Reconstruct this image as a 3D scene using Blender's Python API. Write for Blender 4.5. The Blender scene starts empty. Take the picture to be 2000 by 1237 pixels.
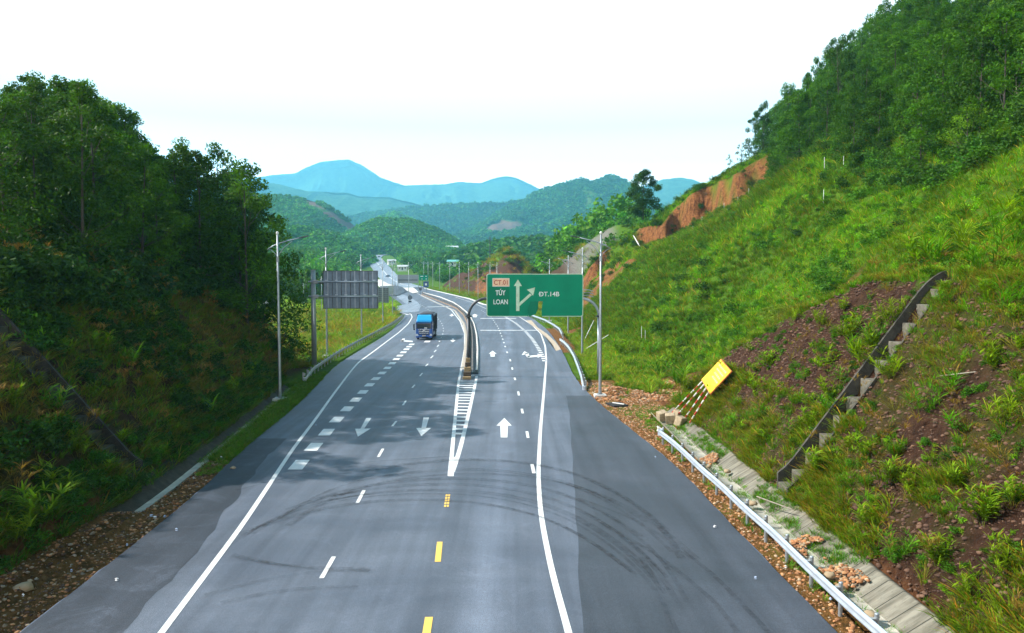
import bpy, math, random
import numpy as np
from mathutils import Vector, Matrix, Euler

# ------------------------------------------------------------------ camera, world, sun
scene = bpy.context.scene
R = math.radians
CAMH = 9.5
FPX = 1480.0                      # focal length in photo pixels (photo 2000 px wide)
PITCH = math.atan(78.5 / FPX)
cam = bpy.data.cameras.new('camera'); camo = bpy.data.objects.new('camera', cam)
scene.collection.objects.link(camo)
camo.location = (0, 0, CAMH); camo.rotation_euler = (R(90) - PITCH, 0, 0)
cam.sensor_width = 36; cam.lens = 36 * FPX / 2000; cam.clip_start = 0.3; cam.clip_end = 30000
scene.camera = camo

SUN_DIR = Vector((-1.0, 0.10, 0.86)).normalized()      # towards the sun
sun = bpy.data.lights.new('sun', 'SUN'); suno = bpy.data.objects.new('sun', sun)
scene.collection.objects.link(suno)
sun.energy = 5.0; sun.angle = R(0.6); sun.color = (1.0, 0.95, 0.86)
suno.rotation_euler = SUN_DIR.to_track_quat('Z', 'Y').to_euler()
suno.location = (-60, 0, 60)

world = bpy.data.worlds.new('World'); scene.world = world; world.use_nodes = True
wn = world.node_tree.nodes; wl = world.node_tree.links; wn.clear()
wo = wn.new('ShaderNodeOutputWorld')
sky = wn.new('ShaderNodeTexSky'); sky.sky_type = 'NISHITA'; sky.sun_disc = False
sky.sun_elevation = math.asin(SUN_DIR.z); sky.sun_rotation = math.atan2(SUN_DIR.x, SUN_DIR.y)
sky.air_density = 1.0; sky.dust_density = 1.5
bg = wn.new('ShaderNodeBackground'); bg.inputs[1].default_value = 0.06
wl.new(sky.outputs[0], bg.inputs[0])
bgc = wn.new('ShaderNodeBackground'); bgc.inputs[0].default_value = (1.0, 0.985, 0.96, 1)
bgc.inputs[1].default_value = 1.0
# thin white cloud: thick near the horizon, broken higher up
tc = wn.new('ShaderNodeTexCoord'); sep = wn.new('ShaderNodeSeparateXYZ'); wl.new(tc.outputs['Generated'], sep.inputs[0])
ramp = wn.new('ShaderNodeMapRange'); ramp.inputs[1].default_value = 0.36; ramp.inputs[2].default_value = 0.62
ramp.inputs[3].default_value = 1.0; ramp.inputs[4].default_value = 0.0
wl.new(sep.outputs[2], ramp.inputs[0])
nz = wn.new('ShaderNodeTexNoise'); nz.inputs['Scale'].default_value = 3.0; nz.inputs['Detail'].default_value = 6
wl.new(tc.outputs['Generated'], nz.inputs['Vector'])
nr = wn.new('ShaderNodeMapRange'); nr.inputs[1].default_value = 0.35; nr.inputs[2].default_value = 0.7
wl.new(nz.outputs[0], nr.inputs[0])
nm = wn.new('ShaderNodeMath'); nm.operation = 'MULTIPLY'; nm.inputs[1].default_value = 0.55
wl.new(nr.outputs[0], nm.inputs[0])
mxx = wn.new('ShaderNodeMath'); mxx.operation = 'MAXIMUM'
wl.new(ramp.outputs[0], mxx.inputs[0]); wl.new(nm.outputs[0], mxx.inputs[1])
# the cloud veil glows brightest low over the horizon
glow = wn.new('ShaderNodeMapRange'); glow.inputs[1].default_value = 0.34; glow.inputs[2].default_value = 0.60
glow.inputs[3].default_value = 1.05; glow.inputs[4].default_value = 0.10
wl.new(sep.outputs[2], glow.inputs[0]); 
low = wn.new('ShaderNodeMapRange'); low.inputs[1].default_value = 0.06; low.inputs[2].default_value = 0.19
low.inputs[3].default_value = 1.9; low.inputs[4].default_value = 0.0; wl.new(sep.outputs[2], low.inputs[0])
gsum = wn.new('ShaderNodeMath'); gsum.operation = 'ADD'; wl.new(glow.outputs[0], gsum.inputs[0]); wl.new(low.outputs[0], gsum.inputs[1])
wl.new(gsum.outputs[0], bgc.inputs[1])
wmix = wn.new('ShaderNodeMixShader')
wl.new(mxx.outputs[0], wmix.inputs[0]); wl.new(bg.outputs[0], wmix.inputs[1]); wl.new(bgc.outputs[0], wmix.inputs[2])
wl.new(wmix.outputs[0], wo.inputs[0])

scene.view_settings.view_transform = 'Standard'; scene.view_settings.look = 'None'
scene.view_settings.exposure = 1.08; scene.view_settings.gamma = 1.0; scene.view_settings.use_curve_mapping = False
scene.cycles.use_denoising = True
scene.cycles.max_bounces = 5; scene.cycles.diffuse_bounces = 2; scene.cycles.glossy_bounces = 2
scene.cycles.transparent_max_bounces = 8; scene.cycles.volume_bounces = 1

# ------------------------------------------------------------------ numeric helpers
def smooth01(a, b, x):
    t = np.clip((np.asarray(x, float) - a) / (b - a), 0, 1)
    return t * t * (3 - 2 * t)

def _hash(ix, iy, seed):
    n = (ix * 374761393 + iy * 668265263 + seed * 974634777) & 0xffffffff
    n = ((n ^ (n >> 13)) * 1274126177) & 0xffffffff
    return ((n ^ (n >> 16)) & 0xffff) / 65535.0

def vnoise(x, y, seed=0):
    x = np.asarray(x, float); y = np.asarray(y, float)
    ix = np.floor(x).astype(np.int64); iy = np.floor(y).astype(np.int64)
    fx = x - ix; fy = y - iy
    fx = fx * fx * (3 - 2 * fx); fy = fy * fy * (3 - 2 * fy)
    a = _hash(ix, iy, seed); b = _hash(ix + 1, iy, seed); c = _hash(ix, iy + 1, seed); d = _hash(ix + 1, iy + 1, seed)
    return (a * (1 - fx) + b * fx) * (1 - fy) + (c * (1 - fx) + d * fx) * fy

def fbm(x, y, seed=0, octs=4):
    s = 0; a = 0.5; t = 0
    for o in range(octs):
        s = s + a * (vnoise(x * 2 ** o, y * 2 ** o, seed + o * 17) - 0.5); t += a; a *= 0.5
    return s / t * 2          # about -1..1

# height of the road along the valley
_YS = np.arange(-200, 12000, 4.0)
_Z = np.interp(_YS, [-200, 150, 200, 240, 300, 400, 520, 700, 1000, 1300, 2500, 12000],
               [0, 0, 0.3, 0.9, 2.2, 4.1, 7.7, 18, 41, 50, 62, 90])
_k = np.exp(-np.linspace(-2, 2, 11) ** 2); _k /= _k.sum()
_Zs = np.convolve(np.pad(_Z, 5, mode='edge'), _k, mode='valid')
def zr(Y): return np.interp(Y, _YS, _Zs)

def ray(px, py):
    dx = (px - 1000) / FPX; dy = (618.5 - py) / FPX
    c, s = math.cos(PITCH), math.sin(PITCH)
    return np.array([dx, c + dy * s, -s + dy * c])

def gp(px, py, lift=0.0):
    """Point of the road level under a line of sight."""
    d = ray(px, py); Ys = np.concatenate([np.arange(5, 400, 0.25), np.arange(400, 3000, 2.0)])
    z = CAMH + d[2] / d[1] * Ys
    k = np.argmax(z < zr(Ys) + lift)
    y0, y1 = Ys[max(k - 1, 0)], Ys[k]
    f0 = CAMH + d[2] / d[1] * y0 - zr(y0) - lift; f1 = CAMH + d[2] / d[1] * y1 - zr(y1) - lift
    Y = y0 + (y1 - y0) * (f0 / (f0 - f1) if f0 != f1 else 0)
    return np.array([d[0] / d[1] * Y, Y, float(zr(Y)) + lift])

def at_depth(px, py, Y):
    d = ray(px, py); return np.array([d[0] / d[1] * Y, Y, CAMH + d[2] / d[1] * Y])

def fn(pts):
    """x as a smooth function of Y from photo points lying on the road level."""
    P = np.array([gp(*p) for p in pts]); P = P[np.argsort(P[:, 1])]
    def f(Y):
        return np.interp(Y, P[:, 1], P[:, 0])
    Yd = np.arange(-60, 1200, 1.0); X = f(Yd)
    # continue the first segment's heading towards and behind the camera
    s = (P[1, 0] - P[0, 0]) / max(P[1, 1] - P[0, 1], .1); X = np.where(Yd < P[0, 1], P[0, 0] + s * 0.5 * (Yd - P[0, 1]), X)
    w = 9
    Xs = X.copy()
    for i in range(len(Yd)):
        r = int(min(3 + max(Yd[i], 0) * 0.05, 15)); a, b = max(i - r, 0), min(i + r + 1, len(Yd))
        r = min(i - a, b - 1 - i); Xs[i] = X[i - r:i + r + 1].mean()
    return lambda Y: np.interp(Y, Yd, Xs)

E_L = fn([(39,1237),(247,1073),(330,1010),(416,936),(481,871),(572,800),(615,757),(654,715),(690,692),(724,673),(760,650),(787,622),(796,606),(780,590),(760,578),(750,566),(745,560)])
E_R = fn([(1640,1237),(1572,1171),(1479,1077),(1400,995),(1325,912),(1250,852),(1184,800),(1141,761),(1123,740),(1112,715),(1100,690),(1085,664),(1067,642),(1040,621),(1000,607),(943,594.6),(920,585),(886,577),(860,571),(840,566.5),(816,559),(800,552)])
FL = fn([(60,1130),(200,1040),(300,975),(430,870),(547,775),(590,735)])       # left ditch floor
def D1(Y):   # inner side of the right ditch
    return np.where(Y < 54, 9.62, E_R(Y) + (9.62 - E_R(54)) * 1.0)
def D1s(Y): return 9.62 + (E_R(Y) - 6.3 + 0.2) * smooth01(52, 90, Y)

def FLs(Y):
    return np.where(Y < 66, FL(Y), E_L(Y) - 1.2 + (FL(66) - E_L(66) + 1.2) * (1 - smooth01(66, 80, Y)))

# ------------------------------------------------------------------ terrain heights
def M_spur(Y): return np.interp(Y, [0, 38.5, 43.5, 49.5, 52, 54.5], [9.3, 9.1, 7.2, 4.6, 2.2, 0.0])
def T_hill(Y): return np.interp(Y, [0, 44, 62, 84, 110, 165], [13, 13, 17.5, 17.5, 14, 12.5])
_bx = [-50, 12, 16, 24, 36, 49, 53.5, 61, 78, 120, 300]
_bz = [0, 0, 6.0, 14, 18.0, 26.5, 30.5, 38, 52, 84, 150]
_lx = np.linspace(-50, 300, 1400); _lz = np.interp(_lx, _bx, _bz); _kk = np.ones(25) / 25
_lz = np.convolve(np.pad(_lz, 12, mode='edge'), _kk, mode='valid')
def softmax0(v, k=1.2): return np.where(v > 12, v, k * np.log1p(np.exp(np.clip(v, -40, 12) / k)))

def Yscarp(x): return 176 - 0.45 * (x - 20) + 3.5 * np.sin(x * 0.35) + 2 * np.sin(x * 0.9)

def scarp_amt(x):
    return np.interp(x, [14, 18, 23, 26, 29, 33, 36, 40, 46, 51, 55, 58], [0, 3, 4.0, 2, 4.5, 4.2, 5.5, 7, 6, 5, 4, 0])

def right_z(x, Y):
    x = np.asarray(x, float); Y = np.asarray(Y, float)
    z0 = zr(Y)
    t = x - 11.35
    M = M_spur(Y)
    xc = 11.35 + np.maximum(M, 0) / 1.38
    bank = np.where(x < xc, 1.38 * t, M - 0.25 * (x - xc - 1.8).clip(0))
    bank = np.where(t > 0, 0.3 + np.minimum(bank, M + 0.1), -5)
    bank = np.where(Y < 54.5, bank, -5)
    hA = softmax0(x - T_hill(Y) - 0.0)
    hA = np.where(Y < 48, np.where(x > 20.2, 9.0 + 0.78 * (x - 20.2), -5) * (1 - smooth01(34, 48, Y)) + hA * smooth01(34, 48, Y), hA)
    hB = np.interp(x, _lx, _lz)
    w = smooth01(85, 150, Y)
    hill = hA * (1 - w) + hB * w
    sc = scarp_amt(x) * smooth01(-1.2, 1.8, Y - Yscarp(x))
    hill = hill + sc - 0.85 * np.maximum(Y - 184 - 0.12 * (x - 30).clip(0), 0)
    h = np.maximum(np.maximum(bank, hill), 0)
    # gentle lumps growing away from the verge
    g = smooth01(0, 5, t) * smooth01(10, 30, Y)
    h = h + g * (0.55 * fbm(x * .22, Y * .22, 3) + 0.22 * fbm(x * .9, Y * .9, 5))
    h = h + np.where((t > 0) & (Y < 55), 0.16 * fbm(x * 1.6, Y * 1.6, 8), 0)
    h = h - np.where((np.abs(Y - 31.7) < .62) & (x > 11.5) & (x < 19.2), .9, 0)
    # second spur with the grey treated face
    sp2 = np.minimum(np.minimum(1.0 * (x - 4.0), 14 + 0.75 * (x - 18)), 25 + .1 * (x - 36)) * smooth01(212, 246, Y + 0.5 * (x - 16)) * (1 - smooth01(310, 420, Y))
    knob = 19.5 * np.exp(-((x + 6) / 17) ** 2 - ((Y - 298) / 34) ** 2) + 9 * np.exp(-((x + 26) / 9) ** 2 - ((Y - 335) / 30) ** 2)
    knob = np.minimum(knob, 1.05 * (x - E_R(Y) - 5).clip(0))
    far = np.maximum(np.maximum(sp2, knob), 0) + 0.5 * fbm(x * .08, Y * .08, 9) * smooth01(200, 260, Y)
    h = np.where(Y > 188, np.maximum(h, far), h)
    # verge: slight fall from asphalt, trench of the ditch near the camera
    d1 = D1s(Y)
    trench = np.where((Y < 52) & (x > 9.5) & (x < 11.3), -0.42, 0)
    verge = -0.10 + 0.06 * fbm(x * 1.4, Y * 1.4, 11)
    lowsel = (h < 0.05) & (x < 14)
    h = np.where(lowsel, verge, h - 0.10) + np.where(lowsel, trench, 0)
    h = h + 0.45 * np.exp(-((x - 8.5) / 1.3) ** 2 - ((Y - 62) / 3.0) ** 2) * (0.7 + 0.6 * fbm(x * 1.5, Y * 1.5, 21))
    return z0 + h

def left_z(x, Y):
    x = np.asarray(x, float); Y = np.asarray(Y, float)
    z0 = zr(Y)
    d = (FLs(Y) - 1.3) - x
    Mx = 8.2
    b = np.where(d < Mx / 1.15, 1.15 * d, Mx + 0.42 * (d - Mx / 1.15))
    b = 0.45 + b
    b = b - np.where((np.abs(Y - 33.6) < .62) & (d > .1) & (d < 7.8), .9, 0)
    e = 1 - smooth01(70, 84, Y - 0.18 * d.clip(0, 40))
    b = b + smooth01(0, 4, d) * (0.6 * fbm(x * .22, Y * .22, 33) + 0.22 * fbm(x * .9, Y * .9, 35)) + 0.12 * fbm(x * 1.6, Y * 1.6, 38)
    dl = E_L(Y) - x
    val = np.interp(Y, [60, 90, 130, 190, 215, 260, 330, 430, 520, 700, 1000], [-3.2, -3.2, -2.2, 0.35, 0.3, 1.0, 2.5, 9.5, 10, 8, 0])
    val = val - np.where(Y > 215, 0, z0)
    dr = (dl - 1.6).clip(0)
    blend = np.where(Y < 196, smooth01(0, 7, dr), smooth01(4, 60, dr))
    low = -0.08 + (val + 0.08) * blend + 0.35 * fbm(x * .15, Y * .15, 41) * smooth01(2, 8, dr)
    bank = np.where(d > 0, b, -0.08)
    bank = np.where((Y < 66) & (d <= 0.0) & (d > -1.6), -0.32, bank)
    h = low + (bank - low) * np.where(d > -1.7, e, (1 - smooth01(66, 76, Y)))
    h = np.where(dl < 1.2, -0.08 + 0.05 * fbm(x * 1.4, Y * 1.4, 12), h)
    # debris washed over the ditch near the camera
    h = h + 0.55 * (1 - smooth01(29.0, 31.5, Y)) * smooth01(-1.9, -1.2, d) * (1 - smooth01(-0.5, 0.5, d))
    return z0 + h

FRPX = [(812,563),(782,556),(766,547),(757,540),(749,530),(741,520),(733,510),(729,504),(737,499.5),(752,498)]
_FR = np.array([gp(*p) for p in FRPX])
def far_x(Y): return np.interp(Y, _FR[:, 1], _FR[:, 0])
def ground_z(x, Y):
    x = np.asarray(x, float); Y = np.asarray(Y, float)
    el, er = E_L(Y), E_R(Y); z0 = zr(Y)
    z = np.where(x >= er, right_z(x, Y), np.where(x <= el, left_z(x, Y), z0))
    # the far road's own cutting, and open valley floor well beyond
    f = (1 - smooth01(16, 60, np.abs(x - far_x(Y)))) * smooth01(395, 440, Y)
    return z0 + (z - z0) * (1 - f) - f * 0.15

def hit(px, py, y0=10, y1=900):
    """First ground point along a line of sight."""
    d = ray(px, py); Y = np.arange(y0, y1, 0.25); x = d[0] / d[1] * Y; z = CAMH + d[2] / d[1] * Y
    k = np.nonzero(z < ground_z(x, Y))[0]
    k = k[0] if len(k) else len(Y) - 1
    return np.array([x[k], Y[k], float(ground_z(x[k:k+1], Y[k:k+1])[0])])

def project(P):
    P = np.atleast_2d(P).astype(float); c, s = math.cos(PITCH), math.sin(PITCH)
    q = P - np.array([0, 0, CAMH]); f = q[:, 1] * c - q[:, 2] * s; u = q[:, 1] * s + q[:, 2] * c
    f = np.where(f < 0.1, 0.1, f)
    return 1000 + FPX * q[:, 0] / f, 618.5 - FPX * u / f

# ------------------------------------------------------------------ mesh helpers
def new_mesh_obj(name, V, F, mat, col=None, smooth=False, parent=None, mats=None, fm=None):
    V = np.asarray(V, np.float32); F = np.asarray(F, np.int32)
    me = bpy.data.meshes.new(name)
    n = F.shape[1]
    me.vertices.add(len(V)); me.vertices.foreach_set('co', V.ravel())
    me.loops.add(F.size); me.loops.foreach_set('vertex_index', F.ravel())
    me.polygons.add(len(F)); me.polygons.foreach_set('loop_start', np.arange(0, F.size, n, dtype=np.int32))
    me.polygons.foreach_set('loop_total', np.full(len(F), n, np.int32))
    if smooth: me.polygons.foreach_set('use_smooth', np.ones(len(F), bool))
    me.update(calc_edges=True)
    if col is not None:
        a = me.color_attributes.new('Col', 'FLOAT_COLOR', 'POINT')
        c = np.ones((len(V), 4), np.float32); c[:, :3] = col; a.data.foreach_set('color', c.ravel())
    if mat is not None: me.materials.append(mat)
    o = bpy.data.objects.new(name, me); scene.collection.objects.link(o)
    if parent is not None: o.parent = parent
    return o

def grid_faces(nr, nc):
    i = np.arange(nr - 1)[:, None] * nc + np.arange(nc - 1)[None, :]
    return np.stack([i, i + 1, i + nc + 1, i + nc], -1).reshape(-1, 4)

class MB:
    def __init__(s): s.v = []; s.f = []
    def add(s, V, F):
        b = len(s.v); s.v += [tuple(map(float, v)) for v in V]; s.f += [tuple(i + b for i in f) for f in F]; return s
    def box(s, c, d, rz=0, m=None):
        x, y, z = d[0] / 2, d[1] / 2, d[2] / 2
        V = [(sx * x, sy * y, sz * z) for sx in (-1, 1) for sy in (-1, 1) for sz in (-1, 1)]
        M = Matrix.Rotation(rz, 3, 'Z') if m is None else m
        V = [tuple(M @ Vector(v) + Vector(c)) for v in V]
        return s.add(V, [(0, 1, 3, 2), (4, 6, 7, 5), (0, 4, 5, 1), (2, 3, 7, 6), (0, 2, 6, 4), (1, 5, 7, 3)])
    def bar(s, p0, p1, w, h, up=(0, 0, 1)):
        p0 = Vector(p0); p1 = Vector(p1); d = (p1 - p0); L = d.length; d.normalize()
        a = d.cross(Vector(up)); a = a.normalized() if a.length > 1e-4 else Vector((1, 0, 0)); b = a.cross(d)
        m = Matrix((a, d, b)).transposed()
        return s.box((p0 + p1) / 2, (w, L, h), m=m)
    def tube(s, pts, rs, n=10, caps=True):
        pts = [Vector(p) for p in pts]
        if not hasattr(rs, '__len__'): rs = [rs] * len(pts)
        V = []; prev = None
        for i, p in enumerate(pts):
            t = (pts[min(i + 1, len(pts) - 1)] - pts[max(i - 1, 0)]).normalized()
            if prev is None:
                a = t.cross(Vector((0.12, 0.97, 0.2))); a = a.normalized() if a.length > 1e-3 else t.orthogonal().normalized()
            else:
                a = (prev - t * prev.dot(t)).normalized()
            prev = a; b = t.cross(a)
            for k in range(n):
                w = 2 * math.pi * k / n; V.append(p + (a * math.cos(w) + b * math.sin(w)) * rs[i])
        F = [(i * n + k, i * n + (k + 1) % n, (i + 1) * n + (k + 1) % n, (i + 1) * n + k) for i in range(len(pts) - 1) for k in range(n)]
        if caps: F += [tuple(reversed(range(n))), tuple((len(pts) - 1) * n + k for k in range(n))]
        return s.add(V, F)
    def prism(s, poly, p_of, t0, t1):
        """polygon (2-D) extruded; p_of(u, v, t) gives the 3-D point"""
        n = len(poly); V = [p_of(u, v, t0) for u, v in poly] + [p_of(u, v, t1) for u, v in poly]
        F = [tuple(range(n))[::-1], tuple(range(n, 2 * n))] + [(k, (k + 1) % n, n + (k + 1) % n, n + k) for k in range(n)]
        return s.add(V, F)
    def ball(s, c, r, nu=10, nv=6, sc=(1, 1, 1)):
        V = []; 
        for j in range(1, nv):
            ph = math.pi * j / nv
            for i in range(nu):
                th = 2 * math.pi * i / nu; V.append((c[0] + r * sc[0] * math.sin(ph) * math.cos(th), c[1] + r * sc[1] * math.sin(ph) * math.sin(th), c[2] + r * sc[2] * math.cos(ph)))
        V += [(c[0], c[1], c[2] + r * sc[2]), (c[0], c[1], c[2] - r * sc[2])]; T = len(V) - 2; B = T + 1
        F = [(j * nu + i, (j + 1) * nu + i, (j + 1) * nu + (i + 1) % nu, j * nu + (i + 1) % nu) for j in range(nv - 2) for i in range(nu)]
        F += [(T, i, (i + 1) % nu) for i in range(nu)] + [(B, (nv - 2) * nu + (i + 1) % nu, (nv - 2) * nu + i) for i in range(nu)]
        return s.add(V, F)
    def build(s, name, mat, parent=None, smooth=False, bevel=0.0):
        me = bpy.data.meshes.new(name); me.from_pydata(s.v, [], s.f); me.update()
        if smooth:
            me.polygons.foreach_set('use_smooth', [True] * len(me.polygons))
        if mat: me.materials.append(mat)
        o = bpy.data.objects.new(name, me); scene.collection.objects.link(o)
        if parent is not None: o.parent = parent
        if bevel:
            m = o.modifiers.new('b', 'BEVEL'); m.width = bevel; m.segments = 2; m.limit_method = 'ANGLE'
        return o

def empty(name, loc, rz=0.0):
    o = bpy.data.objects.new(name, None); scene.collection.objects.link(o); o.location = tuple(map(float, loc)); o.rotation_euler = (0, 0, rz)
    o.empty_display_size = 0.3
    return o

def tag(o, label=None, cat=None, group=None, kind=None):
    if label: o['label'] = label
    if cat: o['category'] = cat
    if group: o['group'] = group
    if kind: o['kind'] = kind
    return o

def copy_tree(o, parent=None):
    c = o.copy(); scene.collection.objects.link(c)
    if parent is not None: c.parent = parent
    for ch in list(KIDS.get(o.name, [])):
        d = copy_tree(ch, c); KIDS.setdefault(c.name, []).append(d)
    return c
KIDS = {}
def index_kids(o):
    KIDS[o.name] = [c for c in scene.objects if c.parent == o]
    for c in KIDS[o.name]: index_kids(c)

# ------------------------------------------------------------------ materials
def mat(name, col=(0.5, 0.5, 0.5), rough=0.7, metal=0.0, noise=0.0, nscale=4.0, bump=0.0, bscale=30, spec=None):
    m = bpy.data.materials.new(name); m.use_nodes = True; nt = m.node_tree; b = nt.nodes['Principled BSDF']
    b.inputs['Base Color'].default_value = (*col, 1); b.inputs['Roughness'].default_value = rough; b.inputs['Metallic'].default_value = metal
    if spec is not None: b.inputs['Specular IOR Level'].default_value = spec
    if noise or bump:
        t = nt.nodes.new('ShaderNodeTexCoord')
    if noise:
        n = nt.nodes.new('ShaderNodeTexNoise'); n.inputs['Scale'].default_value = nscale; n.inputs['Detail'].default_value = 8
        n.inputs['Roughness'].default_value = 0.65
        nt.links.new(t.outputs['Object'], n.inputs['Vector'])
        mr = nt.nodes.new('ShaderNodeMapRange'); mr.inputs[1].default_value = 0.3; mr.inputs[2].default_value = 0.7
        mr.inputs[3].default_value = 1 - noise; mr.inputs[4].default_value = 1 + noise; nt.links.new(n.outputs[0], mr.inputs[0])
        mx = nt.nodes.new('ShaderNodeVectorMath'); mx.operation = 'SCALE'; mx.inputs[0].default_value = col
        nt.links.new(mr.outputs[0], mx.inputs['Scale']); nt.links.new(mx.outputs[0], b.inputs['Base Color'])
    if bump:
        n2 = nt.nodes.new('ShaderNodeTexNoise'); n2.inputs['Scale'].default_value = bscale; n2.inputs['Detail'].default_value = 6
        nt.links.new(t.outputs['Object'], n2.inputs['Vector'])
        bp = nt.nodes.new('ShaderNodeBump'); bp.inputs['Strength'].default_value = bump; bp.inputs['Distance'].default_value = 0.05
        nt.links.new(n2.outputs[0], bp.inputs['Height']); nt.links.new(bp.outputs[0], b.inputs['Normal'])
    return m

def leaf_mat(name, tint=(1, 1, 1), trans=0.35, rnd=0.25, fleck=0.0):
    """leaf colour = vertex colour x tint x a little per-object variation, partly translucent"""
    m = bpy.data.materials.new(name); m.use_nodes = True; nt = m.node_tree; nt.nodes.remove(nt.nodes['Principled BSDF'])
    out = nt.nodes['Material Output']
    a = nt.nodes.new('ShaderNodeVertexColor'); a.layer_name = 'Col'
    oi = nt.nodes.new('ShaderNodeObjectInfo')
    mr = nt.nodes.new('ShaderNodeMapRange'); mr.inputs[3].default_value = 1 - rnd; mr.inputs[4].default_value = 1 + rnd
    nt.links.new(oi.outputs['Random'], mr.inputs[0])
    mu = nt.nodes.new('ShaderNodeVectorMath'); mu.operation = 'MULTIPLY'; mu.inputs[1].default_value = tint
    nt.links.new(a.outputs[0], mu.inputs[0])
    sc = nt.nodes.new('ShaderNodeVectorMath'); sc.operation = 'SCALE'
    nt.links.new(mu.outputs[0], sc.inputs[0]); nt.links.new(mr.outputs[0], sc.inputs['Scale'])
    d = nt.nodes.new('ShaderNodeBsdfPrincipled'); d.inputs['Roughness'].default_value = 0.6; d.inputs['Specular IOR Level'].default_value = 0.12
    t = nt.nodes.new('ShaderNodeBsdfTranslucent')
    br = nt.nodes.new('ShaderNodeVectorMath'); br.operation = 'MULTIPLY'; br.inputs[1].default_value = (1.3, 1.5, 0.6)
    nt.links.new(sc.outputs[0], br.inputs[0]); nt.links.new(br.outputs[0], t.inputs[0])
    nt.links.new(sc.outputs[0], d.inputs['Base Color'])
    mx = nt.nodes.new('ShaderNodeMixShader'); mx.inputs[0].default_value = trans
    nt.links.new(d.outputs[0], mx.inputs[1]); nt.links.new(t.outputs[0], mx.inputs[2]); nt.links.new(mx.outputs[0], out.inputs[0])
    return m

class NG:
    """tiny node-graph helper"""
    def __init__(s, name):
        s.m = bpy.data.materials.new(name); s.m.use_nodes = True; s.nt = s.m.node_tree; s.b = s.nt.nodes['Principled BSDF']
        s.tc = s.nt.nodes.new('ShaderNodeTexCoord')
    def set(s, node, i, v):
        if hasattr(v, 'is_linked') or hasattr(v, 'links'): s.nt.links.new(v, node.inputs[i])
        else: node.inputs[i].default_value = v
    def noise(s, scale, detail=6, rough=0.6, vec=None, dist=0.0):
        n = s.nt.nodes.new('ShaderNodeTexNoise'); n.inputs['Scale'].default_value = scale; n.inputs['Detail'].default_value = detail
        n.inputs['Roughness'].default_value = rough; n.inputs['Distortion'].default_value = dist
        s.nt.links.new(vec if vec is not None else s.tc.outputs['Object'], n.inputs['Vector']); return n.outputs[0]
    def mapv(s, scale=(1, 1, 1), rot=(0, 0, 0)):
        n = s.nt.nodes.new('ShaderNodeMapping'); n.inputs['Scale'].default_value = scale; n.inputs['Rotation'].default_value = rot
        s.nt.links.new(s.tc.outputs['Object'], n.inputs['Vector']); return n.outputs[0]
    def rng(s, v, a, b, c=0.0, d=1.0):
        n = s.nt.nodes.new('ShaderNodeMapRange'); s.set(n, 0, v)
        for i, q in enumerate((a, b, c, d)): n.inputs[i + 1].default_value = q
        return n.outputs[0]
    def math(s, op, a, b=0.0):
        n = s.nt.nodes.new('ShaderNodeMath'); n.operation = op; s.set(n, 0, a); s.set(n, 1, b); return n.outputs[0]
    def mix(s, f, a, b):
        n = s.nt.nodes.new('ShaderNodeMix'); n.data_type = 'RGBA'; s.set(n, 0, f)
        for i, v in ((6, a), (7, b)):
            if isinstance(v, tuple): n.inputs[i].default_value = (*v, 1)
            else: s.nt.links.new(v, n.inputs[i])
        return n.outputs[2]
    def scale(s, c, f):
        n = s.nt.nodes.new('ShaderNodeVectorMath'); n.operation = 'SCALE'
        if isinstance(c, tuple): n.inputs[0].default_value = c
        else: s.nt.links.new(c, n.inputs[0])
        s.set(n, 3, f); return n.outputs[0]
    def attr(s):
        n = s.nt.nodes.new('ShaderNodeVertexColor'); n.layer_name = 'Col'
        sp = s.nt.nodes.new('ShaderNodeSeparateColor'); s.nt.links.new(n.outputs[0], sp.inputs[0]); return sp.outputs
    def xyz(s):
        n = s.nt.nodes.new('ShaderNodeSeparateXYZ'); s.nt.links.new(s.tc.outputs['Object'], n.inputs[0]); return n.outputs
    def done(s, col, rough=0.9, h=None, strength=0.5, dist=0.1, spec=0.3):
        s.set(s.b, 'Base Color', col); s.set(s.b, 'Roughness', rough); s.b.inputs['Specular IOR Level'].default_value = spec
        if h is not None:
            bp = s.nt.nodes.new('ShaderNodeBump'); bp.inputs['Strength'].default_value = strength; bp.inputs['Distance'].default_value = dist
            s.nt.links.new(h, bp.inputs['Height']); s.nt.links.new(bp.outputs[0], s.b.inputs['Normal'])
        return s.m

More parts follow.
